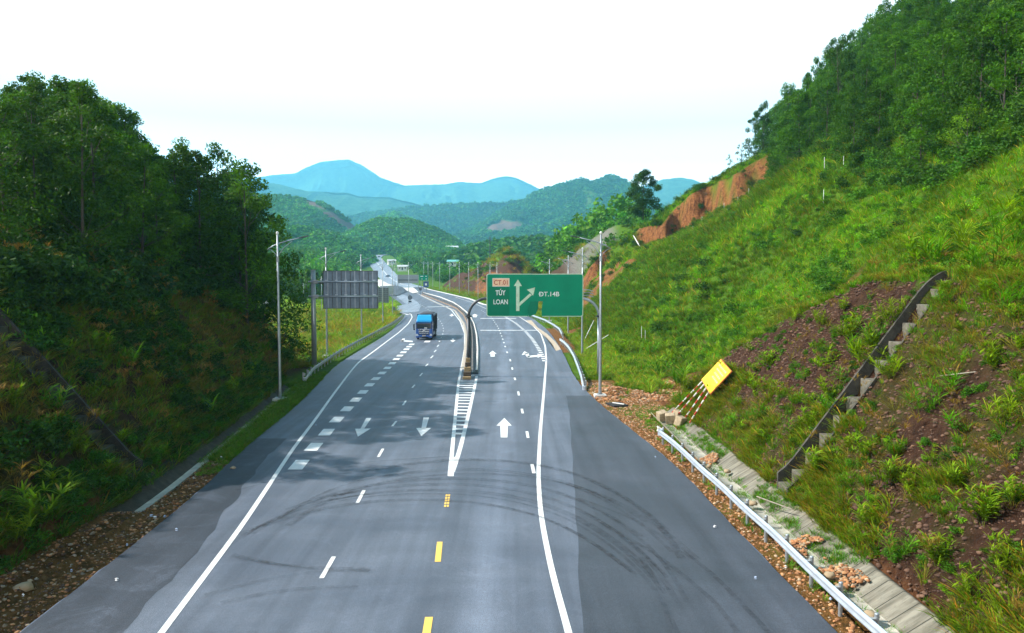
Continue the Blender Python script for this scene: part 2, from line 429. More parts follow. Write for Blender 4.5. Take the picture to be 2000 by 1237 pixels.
def ground_material():
    g = NG('ground_cover'); r, gg, bb = g.attr()[:3]
    n1 = g.noise(0.35, 5); n2 = g.noise(2.5, 8, 0.7); n3 = g.noise(11, 8, 0.75)
    green = g.mix(g.rng(n1, .35, .65), (0.050, 0.140, 0.004), (0.100, 0.220, 0.006))
    green = g.mix(g.rng(n3, .45, .65), green, (0.11, 0.15, 0.02))
    green = g.mix(g.rng(n2, .55, .75), green, (0.075, 0.055, 0.030))
    soil = g.mix(g.rng(n2, .35, .65), (0.042, 0.020, 0.013), (0.105, 0.052, 0.032))
    soil = g.mix(g.rng(n3, .58, .76), soil, (0.17, 0.115, 0.08))
    clay = g.mix(g.rng(n2, .35, .68), (0.17, 0.060, 0.022), (0.42, 0.175, 0.060))
    clay = g.mix(g.rng(n3, .55, .75), clay, (0.46, 0.27, 0.13))
    n4 = g.noise(1.0, 6, 0.7, vec=g.mapv((1.6, 1.6, .22))); clay = g.mix(g.rng(n4, .50, .62), clay, (0.12, 0.045, 0.02))
    grey = g.mix(g.rng(n2, .35, .65), (0.13, 0.12, 0.105), (0.24, 0.22, 0.20))
    c = g.mix(r, green, soil); c = g.mix(gg, c, clay); c = g.mix(bb, c, grey)
    h = g.math('ADD', g.math('ADD', g.math('MULTIPLY', n2, 1.0), g.math('MULTIPLY', n3, 0.6)), g.math('MULTIPLY', g.math('MULTIPLY', n4, gg), 2.5))
    return g.done(c, 0.95, h, 1.0, 0.35, 0.1)

def asphalt_material(name, base, lightest, tracks=1.0, worn=0.0, streak=0.0):
    g = NG(name)
    patch = g.noise(0.16, 6, 0.6, dist=0.6)
    along = g.noise(1.0, 4, 0.6, vec=g.mapv((1.1, 0.035, 1)))
    cross = g.noise(1.0, 5, 0.65, vec=g.mapv((0.06, 0.9, 1), (0, 0, 0.05)))
    grit = g.noise(38, 2, 0.8); grit2 = g.noise(9, 6, 0.8)
    c = g.mix(g.rng(patch, .35, .68), base, lightest)
    f = g.math('MULTIPLY', g.rng(along, .32, .68, .80, 1.24), g.rng(cross, .3, .7, .93, 1.07))
    f = g.math('MULTIPLY', f, g.rng(grit, .30, .70, .50, 1.55)); f = g.math('MULTIPLY', f, g.rng(grit2, .3, .7, .84, 1.18))
    big = g.noise(0.55, 7, 0.75, dist=1.2); f = g.math('MULTIPLY', f, g.rng(big, .52, .70, 1.0, 1.0 + worn))
    if streak:      # pale dusty band worn between the two wheel paths near the centre line
        xx = g.math('ADD', g.xyz()[0], g.rng(g.noise(.12, 3), .3, .7, .35, 1.1)); q = g.math('MULTIPLY', xx, xx)
        band = g.rng(q, 0.0, .75, 1 + streak, 1.0); f = g.math('MULTIPLY', f, band)
        x2 = g.math('SUBTRACT', g.xyz()[0], 2.6); q2 = g.math('MULTIPLY', x2, x2); f = g.math('MULTIPLY', f, g.rng(q2, 0.0, .5, 1.12, 1.0))
    c = g.scale(c, f)
    return g.done(c, g.rng(patch, .3, .7, .52, .66), grit, 0.35, 0.02, 0.35)

def paint_material(name, col, wear=0.35):
    g = NG(name); n = g.noise(5.0, 8, 0.75); n2 = g.noise(30, 3, 0.8)
    k = g.math('MULTIPLY', g.rng(n, .58, .70), g.rng(n2, .40, .55))
    c = g.mix(g.math('MULTIPLY', k, wear * 2), col, (0.16, 0.17, 0.19))
    c = g.scale(c, g.rng(g.noise(1.2, 4), .3, .7, .88, 1.05))
    return g.done(c, 0.7, n2, 0.1, 0.01)

def ditch_material():
    g = NG('weathered_concrete'); x, y, z = g.xyz()[:3]
    fr = g.math('FRACT', g.math('MULTIPLY', y, 1.25)); j = g.math('LESS_THAN', fr, 0.045)
    st = g.noise(1.0, 6, 0.7, vec=g.mapv((0.5, 3.0, 0.5))); n = g.noise(6, 8, 0.7)
    c = g.mix(g.rng(st, .38, .62), (0.12, 0.11, 0.085), (0.27, 0.25, 0.20)); c = g.mix(g.rng(n, .55, .8), c, (0.11, 0.10, 0.075))
    c = g.mix(j, c, (0.035, 0.032, 0.026))
    return g.done(c, 0.9, n, 0.4, 0.02)

M = {}
M['ground'] = ground_material()
M['asphalt'] = asphalt_material('asphalt', (0.070, 0.083, 0.112), (0.115, 0.134, 0.172), worn=.20, streak=.42)
M['asphalt_new'] = asphalt_material('new_asphalt', (0.038, 0.044, 0.056), (0.066, 0.076, 0.098), worn=.15)
M['asphalt_dark'] = asphalt_material('dark_edge_asphalt', (0.022, 0.026, 0.036), (0.048, 0.056, 0.074), worn=.8)
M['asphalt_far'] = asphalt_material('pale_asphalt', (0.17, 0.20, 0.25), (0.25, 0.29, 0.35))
M['paint'] = paint_material('road_paint', (0.74, 0.75, 0.76), 0.48)
M['paint_yellow'] = paint_material('yellow_road_paint', (0.85, 0.55, 0.12), 0.5)
M['ditch'] = ditch_material()
M['floor'] = mat('pale_concrete', (0.50, 0.46, 0.38), 0.9, noise=0.3, nscale=2, bump=0.3)
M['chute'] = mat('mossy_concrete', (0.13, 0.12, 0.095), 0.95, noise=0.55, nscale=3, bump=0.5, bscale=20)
M['wall_chute'] = mat('shade_toned_concrete', (0.060, 0.055, 0.045), 0.95, noise=0.5, nscale=3, bump=0.5, bscale=20)  # drain walls: shade of the unsunned face is put into the colour
M['dark_chute'] = mat('shade_darkened_concrete', (0.06, 0.055, 0.042), 0.95, noise=0.55, nscale=3, bump=0.5, bscale=20)  # left drain steps: chute concrete darkened, bank shade painted into the colour
M['wall_dark_chute'] = M['shade_wall'] = mat('shade_darkened_wall', (0.035, 0.032, 0.026), 0.95, noise=0.5, nscale=3, bump=0.5)  # left drain walls: darker copy of the wall concrete with shade painted in
M['kerb'] = mat('kerb_concrete', (0.62, 0.60, 0.57), 0.85, noise=0.25, nscale=2, bump=0.2)
M['steel'] = mat('galvanised_steel', (0.36, 0.40, 0.44), 0.42, 0.55, noise=0.15, nscale=3)
M['rail'] = mat('rail_steel', (0.50, 0.56, 0.65), 0.38, 0.45, noise=0.14, nscale=2)
M['rail_dull'] = mat('dull_rail_steel', (0.36, 0.37, 0.37), 0.6, 0.3, noise=0.3, nscale=2)
M['worn_rail'] = mat('worn_rail', (0.085, 0.085, 0.088), 0.7, 0.2, noise=0.4, nscale=1.2)
M['soil_concrete'] = mat('soil_stained_concrete', (0.055, 0.045, 0.034), 0.95, noise=0.5, nscale=2, bump=0.5)  # left ditch lining: soil stain, plus that side's shade darkened into the colour
M['dark_steel'] = mat('dark_steel', (0.07, 0.075, 0.085), 0.5, 0.5, noise=0.3)
M['panel_back'] = mat('panel_back', (0.19, 0.25, 0.32), 0.6, 0.3, noise=0.25, nscale=1.6)
M['green'] = mat('sign_green', (0.000, 0.29, 0.155), 0.6, spec=.2, noise=0.10, nscale=0.7)
M['green_patch'] = mat('sign_green_patch', (0.000, 0.22, 0.115), 0.6, spec=.2)
M['sign_white'] = mat('sign_white', (0.85, 0.92, 0.90), 0.6)
M['sign_arrow'] = mat('sign_arrow', (0.60, 0.80, 0.60), 0.6, noise=0.15, nscale=3)
M['peach'] = mat('sign_peach', (0.92, 0.62, 0.40), 0.6, noise=0.12, nscale=2)
M['red'] = mat('sign_red', (0.55, 0.06, 0.03), 0.6)
M['yellow'] = mat('sign_yellow', (0.90, 0.72, 0.01), 0.5, noise=0.05)
M['yellow_pale'] = mat('faded_print', (0.88, 0.80, 0.30), 0.6)
M['orange'] = mat('sign_orange_edge', (0.55, 0.16, 0.03), 0.6)
M['white'] = mat('white_paint', (0.78, 0.78, 0.76), 0.6, noise=0.1)
M['redpaint'] = mat('red_paint', (0.55, 0.04, 0.03), 0.5)
M['black'] = mat('black_rubber', (0.02, 0.02, 0.022), 0.8)
M['bark'] = mat('bark', (0.058, 0.048, 0.038), 0.95, noise=0.4, nscale=6, bump=0.6, bscale=12)
M['bark_pale'] = mat('pale_bark', (0.30, 0.26, 0.21), 0.95, noise=0.3, nscale=6, bump=0.5, bscale=12)
M['rust'] = mat('dusty_concrete', (0.19, 0.135, 0.10), 0.95, noise=0.35, nscale=1.5, bump=0.5, bscale=10)
M['leaf'] = leaf_mat('tree_leaves', (1.2, 1.2, 0.35), 0.28, 0.36)
M['leaf_far'] = leaf_mat('far_leaves', (1.2, 1.25, .4), 0.22, 0.0)
M['blade'] = leaf_mat('grass_blades', (1.3, 1.35, .5), 0.3, 0.15)

# ------------------------------------------------------------------ ground
rowsY = np.concatenate([np.arange(-40, 8, 4.0), np.arange(8, 62, 0.4), np.arange(62, 210, 1.2), np.arange(210, 460, 3.5),
                        np.arange(460, 1150, 14), np.geomspace(1160, 8400, 26)])
def spread(a, n0, step, grow, far):
    out = [a]; s = step
    while len(out) < n0: out.append(out[-1] + s)
    while out[-1] < far: s *= grow; out.append(out[-1] + s)
    return np.array(out)
def clay_mask(x, Y):
    """(soil, clay, grey) cover of the ground at a point"""
    z = ground_z(x, Y) - zr(Y)
    el, er = E_L(Y), E_R(Y)
    n1 = fbm(x * .35, Y * .35, 51); n2 = fbm(x * 1.3, Y * 1.3, 52); n0 = fbm(x * .12, Y * .12, 53)
    soil = np.zeros_like(x); clay = np.zeros_like(x); grey = np.zeros_like(x)
    # right cut bank: bare brown earth, bare at the top left of the chute
    bank = (x > 11.3) & (Y < 55) & (z < M_spur(Y) + 0.15) & (x < 11.35 + M_spur(Y) / 1.38 + 1.5)
    bare = 0.62 + 0.6 * n1 + 0.25 * n2 + smooth01(2.0, 4.2, z) * 0.75 * (Y > 32) + .22 * (Y < 31)
    soil = np.where(bank, np.clip(bare, 0, 1), soil)
    # left bank
    d = FLs(Y) - 1.3 - x
    soil = np.where((d > 0) & (d < 11) & (Y < 84), np.clip(0.8 + 0.5 * n1 + .3 * n2, 0, 1), soil)
    # verges
    vr = (x >= er) & (x < er + 3.6) & (x < 11.35)
    clay = np.where(vr & (Y < 70), smooth01(-.75, -.1, n1 * .6 + n2 * .5) * .85, clay)
    clay = np.where((x >= er) & (x < 16) & (Y > 52) & (Y < 66), smooth01(-.6, .1, n1 + .5 * n2) * (1 - smooth01(62, 66, Y + 2 * n2)) , clay)
    clay = np.where(vr & (Y > 95) & (Y < 140) & (x < er + 2.2), 0.9, clay)
    vl = (x <= el) & (d < 0.4)
    clay = np.where(vl & (Y < 44), smooth01(-.9, -.3, n1 * .4 + n2 * .6 - 0.10) * .62 * (1 - smooth01(34, 44, Y + 2 * n2)), clay)
    soil = np.where(vl & (Y < 44), np.maximum(soil, .6), soil)
    # slips on the right hill
    s = Y - Yscarp(x)
    k = smooth01(-5.0, -3.0, s - 2 * n1) * (1 - smooth01(2.0, 3.2, s + .8 * n2)) * (scarp_amt(x) > 1.0) * (1 - smooth01(22, 24, x) * (1 - smooth01(27, 29.5, x)))
    k = k * smooth01(-.85, -.5, n0 + .6 * n1 + .5 * n2)
    k2 = ((x > 13.5) & (x < 23) & (Y > 146 - (x - 14)) & (Y < 176 - (x - 14) * 1.2)) * smooth01(-.35, .0, n1 + 0.3 * n2 + 0.15)
    clay = np.maximum(clay, np.where(x > 12, np.maximum(k, k2 * .9), 0))
    clay = np.maximum(clay, np.where((x > 20) & (Y < 150), smooth01(.55, .72, n1 + .3 * n0) * 0.55, 0))
    clay = np.maximum(clay, np.exp(-((x - 15.2) / 2.2) ** 2 - ((Y - 67) / 3.2) ** 2) > .35)
    clay = np.maximum(clay, (np.exp(-((x - 9.5) / 3.0) ** 2 - ((Y - 128) / 5) ** 2) > .4) * (x > er + 2.5))
    soil = np.where((x > 12) & (Y > 55) & (Y < 200), np.maximum(soil, smooth01(.25, .7, n1 + n0 * .5) * .55), soil)
    # beyond
    spur2 = (Y > 205) & (Y < 262) & (x > 4) & (z > 1)
    grey = np.where(spur2, smooth01(-.3, .1, n1 + .6 * n2 + .35) * smooth01(15, 20, x) * (1 - smooth01(30, 33, x)) * .9, 0); soil = np.where(spur2 & (x < 20), .95, soil)
    kn = (Y > 225) & (Y < 300 + (x < -10) * 60) & (x > er + 3) & (x < 4) & (z > 1)
    soil = np.where(kn, smooth01(-.35, .0, n1 + .4 * n0 + .2), soil); clay = np.where(kn & (z < 9) & (x > -14), smooth01(-.1, .3, n1 + .15), clay)
    fld = (Y > 385) & (Y < 450) & (x < el - 20) & (x > -150)
    clay = np.where(fld, .40, clay); soil = np.where(fld, .8, soil)
    return np.stack([np.clip(soil, 0, 1), np.clip(clay, 0, 1), np.clip(grey, 0, 1)], -1)

V = []; 
offR = np.concatenate([np.linspace(0, 1, 9)[:-1], ]);
cR = spread(0.0, 60, 0.42, 1.09, 4200); cL = spread(0.0, 55, 0.42, 1.09, 4200)
for Y in rowsY:
    er, el = float(E_R(Y)), float(E_L(Y)); d1 = float(D1s(Y)) if Y < 190 else er + 3.4
    seg = np.concatenate([np.linspace(er, d1 - .12, 8), [d1 + .02, d1 + .5, d1 + 1.1, d1 + 1.7]])
    xr = np.concatenate([seg, seg[-1] + 0.02 + cR[1:]])
    fl = float(FLs(Y)) if Y < 190 else el - 2.2
    segl = np.concatenate([np.linspace(el, fl + .35, 8), [fl + .2, fl - .3, fl - .8, fl - 1.32]])
    xl = np.concatenate([segl, segl[-1] - cL[1:]])
    mid = np.linspace(el, er, 8)[1:-1]
    xs = np.concatenate([xl[::-1], mid, xr]); V.append(np.stack([xs, np.full_like(xs, Y)], -1))
V = np.array(V); nr_, nc_ = V.shape[:2]
X = V[..., 0].ravel(); Yv = V[..., 1].ravel(); Z = ground_z(X, Yv)
k_el = len(xl) - 1
under = np.zeros((nr_, nc_), bool); under[:, k_el:k_el + 8] = True
Z = np.where(under.ravel() & (X >= E_L(Yv) - .01) & (X <= E_R(Yv) + .01), zr(Yv) - 0.12, Z)
colg = clay_mask(X, Yv)
ground = new_mesh_obj('ground', np.stack([X, Yv, Z], -1), grid_faces(nr_, nc_), M['ground'], colg, smooth=True)
tag(ground, kind='structure')

# ------------------------------------------------------------------ roads
def strip(name, fa, fb, Y0, Y1, step, mat_, lift=0.0, nx=2, edge_jit=0.0, kind='structure'):
    Ys = np.arange(Y0, Y1 + step, step); rows = []
    for Y in Ys:
        a, b = float(fa(Y)), float(fb(Y))
        if edge_jit: a += edge_jit * float(fbm(Y * 1.7, 3.3, 61)); b += edge_jit * float(fbm(Y * 1.7, 9.3, 62))
        x = np.linspace(a, b, nx); rows.append(np.stack([x, np.full(nx, Y), np.full(nx, float(zr(Y)) + lift)], -1))
    P = np.array(rows); o = new_mesh_obj(name, P.reshape(-1, 3), grid_faces(len(Ys), nx), mat_)
    return tag(o, kind=kind)
strip('road', E_L, E_R, -40, 440, 0.8, M['asphalt'], 0.0, 3, 0.10)
# newer, darker asphalt laid along both outer edges
NR = fn([(1135,1237),(1130,1080),(1122,960),(1117,880),(1112,800),(1104,765)])
strip('widened_road', lambda Y: NR(Y) + 0.03 * math.sin(Y), lambda Y: E_R(Y) - 0.02, -40, 60, 0.8, M['asphalt_new'], 0.004, 2)
NL = fn([(235,1237),(375,1085),(455,985),(497,930),(530,880)])
strip('widened_road_edge', lambda Y: E_L(Y) + 0.02, lambda Y: NL(Y) + .28 * fbm(Y * .5, 2.0, 4), -40, 44, 0.8, M['asphalt_dark'], 0.004, 2)
# edge thickness of the asphalt on the right
# far road climbing out of the valley
def ribbon(name, ctr, widths, mat_, lift, kind='structure', zf=None):
    C = np.array(ctr, float); t = np.zeros(len(C)); t[1:] = np.cumsum(np.hypot(*np.diff(C[:, :2], axis=0).T))
    n = max(int(t[-1] / 3), 2); tt = np.linspace(0, t[-1], n); 
    P = np.stack([np.interp(tt, t, C[:, i]) for i in range(3)], -1)
    for _ in range(6): P[1:-1] = (P[:-2] + P[1:-1] * 2 + P[2:]) / 4
    W = np.interp(tt, t, widths) / 2; d = np.gradient(P[:, :2], axis=0); d /= np.linalg.norm(d, axis=1)[:, None]
    N = np.stack([d[:, 1], -d[:, 0]], -1)
    A = np.c_[P[:, :2] - N * W[:, None], P[:, 2] + lift]; B = np.c_[P[:, :2] + N * W[:, None], P[:, 2] + lift]
    V = np.stack([A, B], 1).reshape(-1, 3); o = new_mesh_obj(name, V, grid_faces(n, 2), mat_); return tag(o, kind=kind), P
farpts = _FR
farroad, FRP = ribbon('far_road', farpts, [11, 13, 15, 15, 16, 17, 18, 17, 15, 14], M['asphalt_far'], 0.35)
ribbon('far_road_markings', [p + [-0.0, 0, 0] for p in FRP[::8]], [0.5] * len(FRP[::8]), M['paint'], 0.40)
# side road on the left
SR = [(-27.5, 189, 0.35), (-33, 194, .4), (-42, 198, .4), (-60, 200.5, .4), (-85, 201, .4), (-130, 199, .4)]
SR = [(x, y, float(left_z(np.array([x]), np.array([y]))[0]) + .12) for x, y, _ in SR]
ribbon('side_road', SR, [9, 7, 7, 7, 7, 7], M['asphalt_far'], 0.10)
# pale concrete apron and dark paved yard at the far junction
def patch(name, pts, mat_, lift, kind='structure'):
    P = [gp(*p) for p in pts]; mb = MB(); c = np.mean(P, axis=0)
    n = len(P); V = []; F = []
    K = 5
    for k in range(K):
        for p in P:
            q = c + (p - c) * (k + 1) / K; V.append((q[0], q[1], float(zr(q[1])) + lift))
    V.append((c[0], c[1], float(zr(c[1])) + lift)); ci = len(V) - 1
    F = [(ci, i, (i + 1) % n) for i in range(n)] + [(k * n + i, (k + 1) * n + i, (k + 1) * n + (i + 1) % n, k * n + (i + 1) % n) for k in range(K - 1) for i in range(n)]
    mb.add(V, F); return tag(mb.build(name, mat_), kind=kind)
patch('concrete_apron', [(735,547),(770,545),(782,551),(800,556),(818,572),(806,574),(793,560),(742,562),(734,556)], M['kerb'], 0.20)
patch('paved_yard', [(742,560),(782,558.5),(795,569.5),(778,578),(742,580)], M['asphalt_new'], 0.28)
patch('concrete_ramp', [(745,605.5),(798,604.5),(812,600),(805,592.5),(790,585.5),(774,579),(784,574.5),(800,580),(815,590),(822,598),(818,608),(795,613),(745,611)], M['asphalt_far'], 0.012)
patch('sandy_verge', [(1050,640),(1068,652),(1085,668),(1096,683),(1086,686),(1078,672),(1062,656),(1044,638),(1026,626),(1038,626)], mat('sandy_grit', (.46, .37, .28), .95, noise=.3, nscale=2, bump=.4), 0.012)

# ------------------------------------------------------------------ painted markings
class Marks:
    def __init__(s): s.V = []; s.F = []
    def poly(s, pts, lift=0.012):
        b = len(s.V); s.V += [(p[0], p[1], float(zr(p[1])) + lift) for p in pts]; s.F.append(tuple(range(b, b + len(pts))))
    def path(s, pts, w, lift=0.012, dash=None, off=0.0):
        P = np.array([gp(*p)[:2] if len(p) == 2 else p[:2] for p in pts]); s.wpath(P, w, lift, dash, off)
    def wpath(s, P, w, lift=0.012, dash=None, off=0.0):
        P = np.asarray(P, float); t = np.r_[0, np.cumsum(np.hypot(*np.diff(P, axis=0).T))]
        n = max(int(t[-1] / 0.8), 2); tt = np.linspace(0, t[-1], n); Q = np.stack([np.interp(tt, t, P[:, i]) for i in range(2)], -1)
        it = 8 if t[-1] > 20 else 1
        for _ in range(it): Q[1:-1] = (Q[:-2] + 2 * Q[1:-1] + Q[2:]) / 4
        t2 = np.r_[0, np.cumsum(np.hypot(*np.diff(Q, axis=0).T))]
        spans = [(0, t2[-1])] if dash is None else [(a, min(a + dash[0], t2[-1])) for a in np.arange(off, t2[-1], dash[1])]
        for a, b in spans:
            m = max(int((b - a) / 1.0), 1); tt = np.linspace(a, b, m + 1); q = np.stack([np.interp(tt, t2, Q[:, i]) for i in range(2)], -1)
            d = np.gradient(q, axis=0); d /= np.linalg.norm(d, axis=1)[:, None]; N = np.stack([d[:, 1], -d[:, 0]], -1)
            A = q - N * w / 2; B = q + N * w / 2
            for i in range(m): s.poly([A[i], B[i], B[i + 1], A[i + 1]], lift)
    def build(s, name, mat_):
        mb = MB(); mb.add(s.V, s.F); return tag(mb.build(name, mat_), kind='structure')
mk = Marks()
left_line = [(200,1390),(315,1237),(468,1034),(517.5,960),(570,880),(615.5,820.5),(650,772),(682,729.5),(699.5,708.5),(724,691),(752,670),(780,649),(798,632),(805,620)]
mk.path(left_line, 0.20)
mk.path([(805,620),(803,614),(794,609.5)], 0.2)
right_line = [(1150,1390),(1111.5,1237),(1079,1125),(1056,1008),(1051,930),(1055,845),(1062,768),(1067,705),(1065,677),(1056.5,652.5),(1039,635),(1015,619.5),(985,611),(950,603.6),(925,592),(890,581)]
mk.path(right_line, 0.20)
mk.path([(878.5,930),(895.5,747),(902.5,714),(908,680),(908,652),(899,628),(882,606),(864,596),(844,587),(814,573)], 0.22)
mk.path([(884,922),(899,876.5),(915,810),(929,747),(931,735)], 0.24)
# hatching of the wedge
la = fn([(880,925),(895.5,747),(902,716)]); lb = fn([(883,925),(899,876.5),(915,810),(930,740),(931,716)])
for Y in np.arange(45.2, 69.5, 1.35):
    a, b = float(la(Y)), float(lb(Y))
    if b - a > .3: mk.poly([(a, Y), (b, Y - .1), (b, Y + .38), (a, Y + .48)], 0.008)
mk.poly([gp(875.5,931)[:2], gp(886,931)[:2], gp(891,893)[:2], gp(880,895)[:2]], 0.0165)
# broad dashes of the diverging lane (left)
bd = [(584,908),(613,873),(638,844.5),(658,820),(678,799),(695,781),(709,766),(722,752),(734,740),(746,729),(757,719),(766,710),(774,702),(781,695),(788,688.5),(794,682.5),(799,677.5),(804,673)]
for k, (px, py) in enumerate(bd):
    c = gp(px, py); w = .36; h = .98; n_ = gp(*bd[min(k + 1, len(bd) - 1)]) if k < len(bd) - 1 else c * 2 - gp(*bd[k - 1])
    sl = (n_[0] - c[0]) / (n_[1] - c[1]) * h
    mk.poly([(c[0] - w - sl, c[1] - h), (c[0] + w - sl, c[1] - h), (c[0] + w + sl, c[1] + h), (c[0] - w + sl, c[1] + h)])
# lane lines
for (x0, y0, x1, y1) in [(628,1130,652,1088),(698,983,711,958),(739,893,748,877),(766,833,774,823),(787,792,793,783),(805,758,810,752),(820,735,825,729),(831,716,836,711),(841,700,846,695),(848,688,852,684),(854,677.5,857,674)]:
    mk.path([(x0, y0), (x1, y1)], 0.15)
mk.path([(858,668),(866,650),(866,641),(862,630),(852,618),(838,606),(820,594),(805,585)], 0.18, dash=(1.6, 7))
for (x0, y0, x1, y1) in [(1043,925,1039,907),(1031.5,856,1029,843),(1021,808,1019,799),(1013.5,773,1012,765),(1006.5,743,1005,738),(1001,722.5,1000,718),(997,706,996,702),(991,690,990,687)]:
    mk.path([(x0, y0), (x1, y1)], 0.17)
mk.path([(988,681),(980,657),(972,638),(960,620),(940,606)], 0.2, dash=(1.6, 6), off=2)
mk.path([(1064,706),(1060,696),(1053,683),(1040,663),(1026,647),(1008,632),(985,618)], 0.5, dash=(1.1, 2.3))
# cross bars
def bar(p0, p1, w): mk.path([p0, p1], w)
bar((938,645.5), (1054,645.5), 1.1); bar((938,622.5), (1008,622.5), 1.3); bar((835,600), (882,598.5), 1.3); bar((798,615), (762,607), .8)
# arrows
def arrow(px, py, L, direction, W=1.5, shaft=0.34):
    c = gp(px, py); s = direction
    y0 = c[1] - s * L / 2; y1 = c[1] + s * L / 2; h = L * .36
    mk.poly([(c[0] - shaft / 2 * 1.1, y0), (c[0] + shaft / 2 * 1.1, y0), (c[0] + shaft / 2, y1 - s * h), (c[0] - shaft / 2, y1 - s * h)])
    mk.poly([(c[0] - W / 2, y1 - s * h), (c[0] + W / 2, y1 - s * h), (c[0], y1)])
def arrow_px(tip, l, r, s0, s1, s2, s3):
    mk.poly([gp(*l)[:2], gp(*r)[:2], gp(*tip)[:2]]); mk.poly([gp(*p)[:2] for p in (s0, s1, s2, s3)])
arrow_px((699,853.5), (693.5,838), (724,837.5), (715,817), (725.5,817), (711,838), (704,838))
arrow_px((823,852.5), (813,836.5), (842,836.5), (827,815.5), (838,815.5), (832,837), (823,837))
arrow_px((985,817), (969.5,832), (999.5,832), (977,832), (992,832), (991,855), (978,855))
arrow_px((962,685.5), (954.5,691.5), (970,691.5), (958,691.5), (966,691.5), (966.5,697), (958,697))
arrow_px((1024,686.5), (1019,694), (1034,691), (1024,691), (1031,690), (1036,697), (1030,698.5))
mk.poly([gp(1031,699)[:2], gp(1030,695.5)[:2], gp(1051,693.8)[:2], gp(1052,697)[:2]]); mk.poly([gp(1050,699.5)[:2], gp(1050,691)[:2], gp(1059,695)[:2]])
arrow_px((884,669), (879,664.8), (890,664.8), (882.5,661), (886.5,661), (886.5,665), (882.5,665))
arrow_px((882,618.5), (877,616), (888,616), (880.5,613.5), (884.5,613.5), (884.5,616.2), (880.5,616.2))
arrow_px((927,613.5), (921,616.5), (934,616.5), (924,616.5), (931,616.5), (931,620), (924,620))
mk.poly([gp(783,667)[:2], gp(783,664.6)[:2], gp(806,666)[:2], gp(806,668.6)[:2]]); mk.poly([gp(782.5,667.5)[:2], gp(786,662)[:2], gp(791,661.5)[:2], gp(789,667)[:2]])
mk.path([(833,669),(836,666)], .8)
mk.build('road_markings', M['paint'])
my = Marks()
my.path([(829,1262),(838,1206)], 0.22); my.path([(855,1098),(859,1059)], 0.20)
cdash = [gp(871.5,991)[:2], gp(875,965)[:2]]
a, b = np.array(cdash)
for k in range(5):
    p = a + (b - a) * (k / 5); q = a + (b - a) * ((k + .72) / 5); my.wpath([p - [.05, 0], q - [.05, 0]], 0.09); my.wpath([p + [.06, .02], q + [.06, .02]], .08)
my.build('centre_line_markings', M['paint_yellow'])

# tyre marks burnt on the asphalt: faint dark arcs
def skid_material():
    g = NG('tyre_rubber'); n = g.noise(3.0, 6, 0.7); n2 = g.noise(0.35, 3)
    nt = g.nt; g.b.inputs['Base Color'].default_value = (0.03, 0.033, 0.040, 1); g.b.inputs['Roughness'].default_value = 0.8
    tr = nt.nodes.new('ShaderNodeBsdfTransparent'); mx = nt.nodes.new('ShaderNodeMixShader')
    f = g.math('MULTIPLY', g.rng(n, .35, .68, .05, .55), g.rng(n2, .3, .65, .15, .85))
    nt.links.new(f, mx.inputs[0]); nt.links.new(tr.outputs[0], mx.inputs[1]); nt.links.new(g.b.outputs[0], mx.inputs[2])
    nt.links.new(mx.outputs[0], nt.nodes['Material Output'].inputs[0]); return g.m
M['skid'] = skid_material()
sk = Marks(); rs = np.random.RandomState(5)
base = np.array([gp(*p)[:2] for p in [(430,1075),(500,1025),(600,985),(720,962),(870,955),(1000,968),(1080,990),(1160,1030),(1240,1090),(1300,1160),(1330,1237)]])
for k, (dy, dx) in enumerate([(0, 0), (.22, .1), (.95, .3), (1.2, .3), (1.9, .6), (2.15, .6), (-1.3, -.3), (-1.5, -.2), (3.6, .9), (3.85, 1.0), (-.5, -.1), (2.9, 1.6), (5.6, 1.2), (5.85, 1.2)]):
    a0 = rs.randint(0, 3); b0 = len(base) - rs.randint(0, 3)
    P = base[a0:b0] + np.array([dx, dy]); cx = P[:, 0] / 9.0; P[:, 1] += -(0.25 * dy) * cx ** 2 * .6
    sk.wpath(P, 0.12 + .16 * rs.rand(), 0.018 + 0.0015 * k)
for q, pts in enumerate([[(452,1088),(540,1105),(640,1113),(725,1112)], [(400,1165),(520,1130),(620,1118),(725,1114)], [(455,1085),(560,1110),(650,1117),(722,1117)], [(430,1180),(560,1150),(700,1148)],
            [(1250,1090),(1290,1150),(1310,1237)], [(1170,1020),(1290,1090),(1400,1180),(1440,1237)], [(1130,975),(1250,1020),(1390,1120),(1500,1237)], [(460,960),(560,935),(700,905),(880,893)]]):
    sk.path(pts, 0.17, 0.040 + .0015 * q)
tag(sk.build('tyre_marks', M['skid']), kind='structure')

# ------------------------------------------------------------------ lined ditches
def loft(name, sect, Ys, mat_):
    """sect(Y) -> list of (x, z) relative to the road level"""
    rows = [[(x, Y, z + float(zr(Y))) for x, z in sect(Y)] for Y in Ys]; P = np.array(rows)
    return tag(new_mesh_obj(name, P.reshape(-1, 3), grid_faces(len(Ys), P.shape[1]), mat_), kind='structure')
yy = np.arange(6, 53.2, 0.6)
loft('ditch_floor', lambda Y: [(9.75, -.02), (9.80, -.20), (10.55 + .03 * math.sin(Y), -.21)], yy, M['floor'])
loft('ditch_lining', lambda Y: [(10.55 + .03 * math.sin(Y), -.209), (11.38 + .04 * math.sin(Y * 1.3), .33), (11.5, .34), (11.5, -.1)], yy, M['ditch'])
yy = np.arange(8, 66, 0.6)
loft('far_side_ditch_floor', lambda Y: [(float(FL(Y)) + .28, -.05), (float(FL(Y)) + .25, -.2), (float(FL(Y)) - .28, -.205)], yy, M['floor'])
loft('far_side_ditch_lining', lambda Y: [(float(FL(Y)) - .28, -.204), (float(FL(Y)) - 1.15 + .12 * math.sin(Y * 1.7), .42), (float(FL(Y)) - 1.3, .40)], yy, M['soil_concrete'])

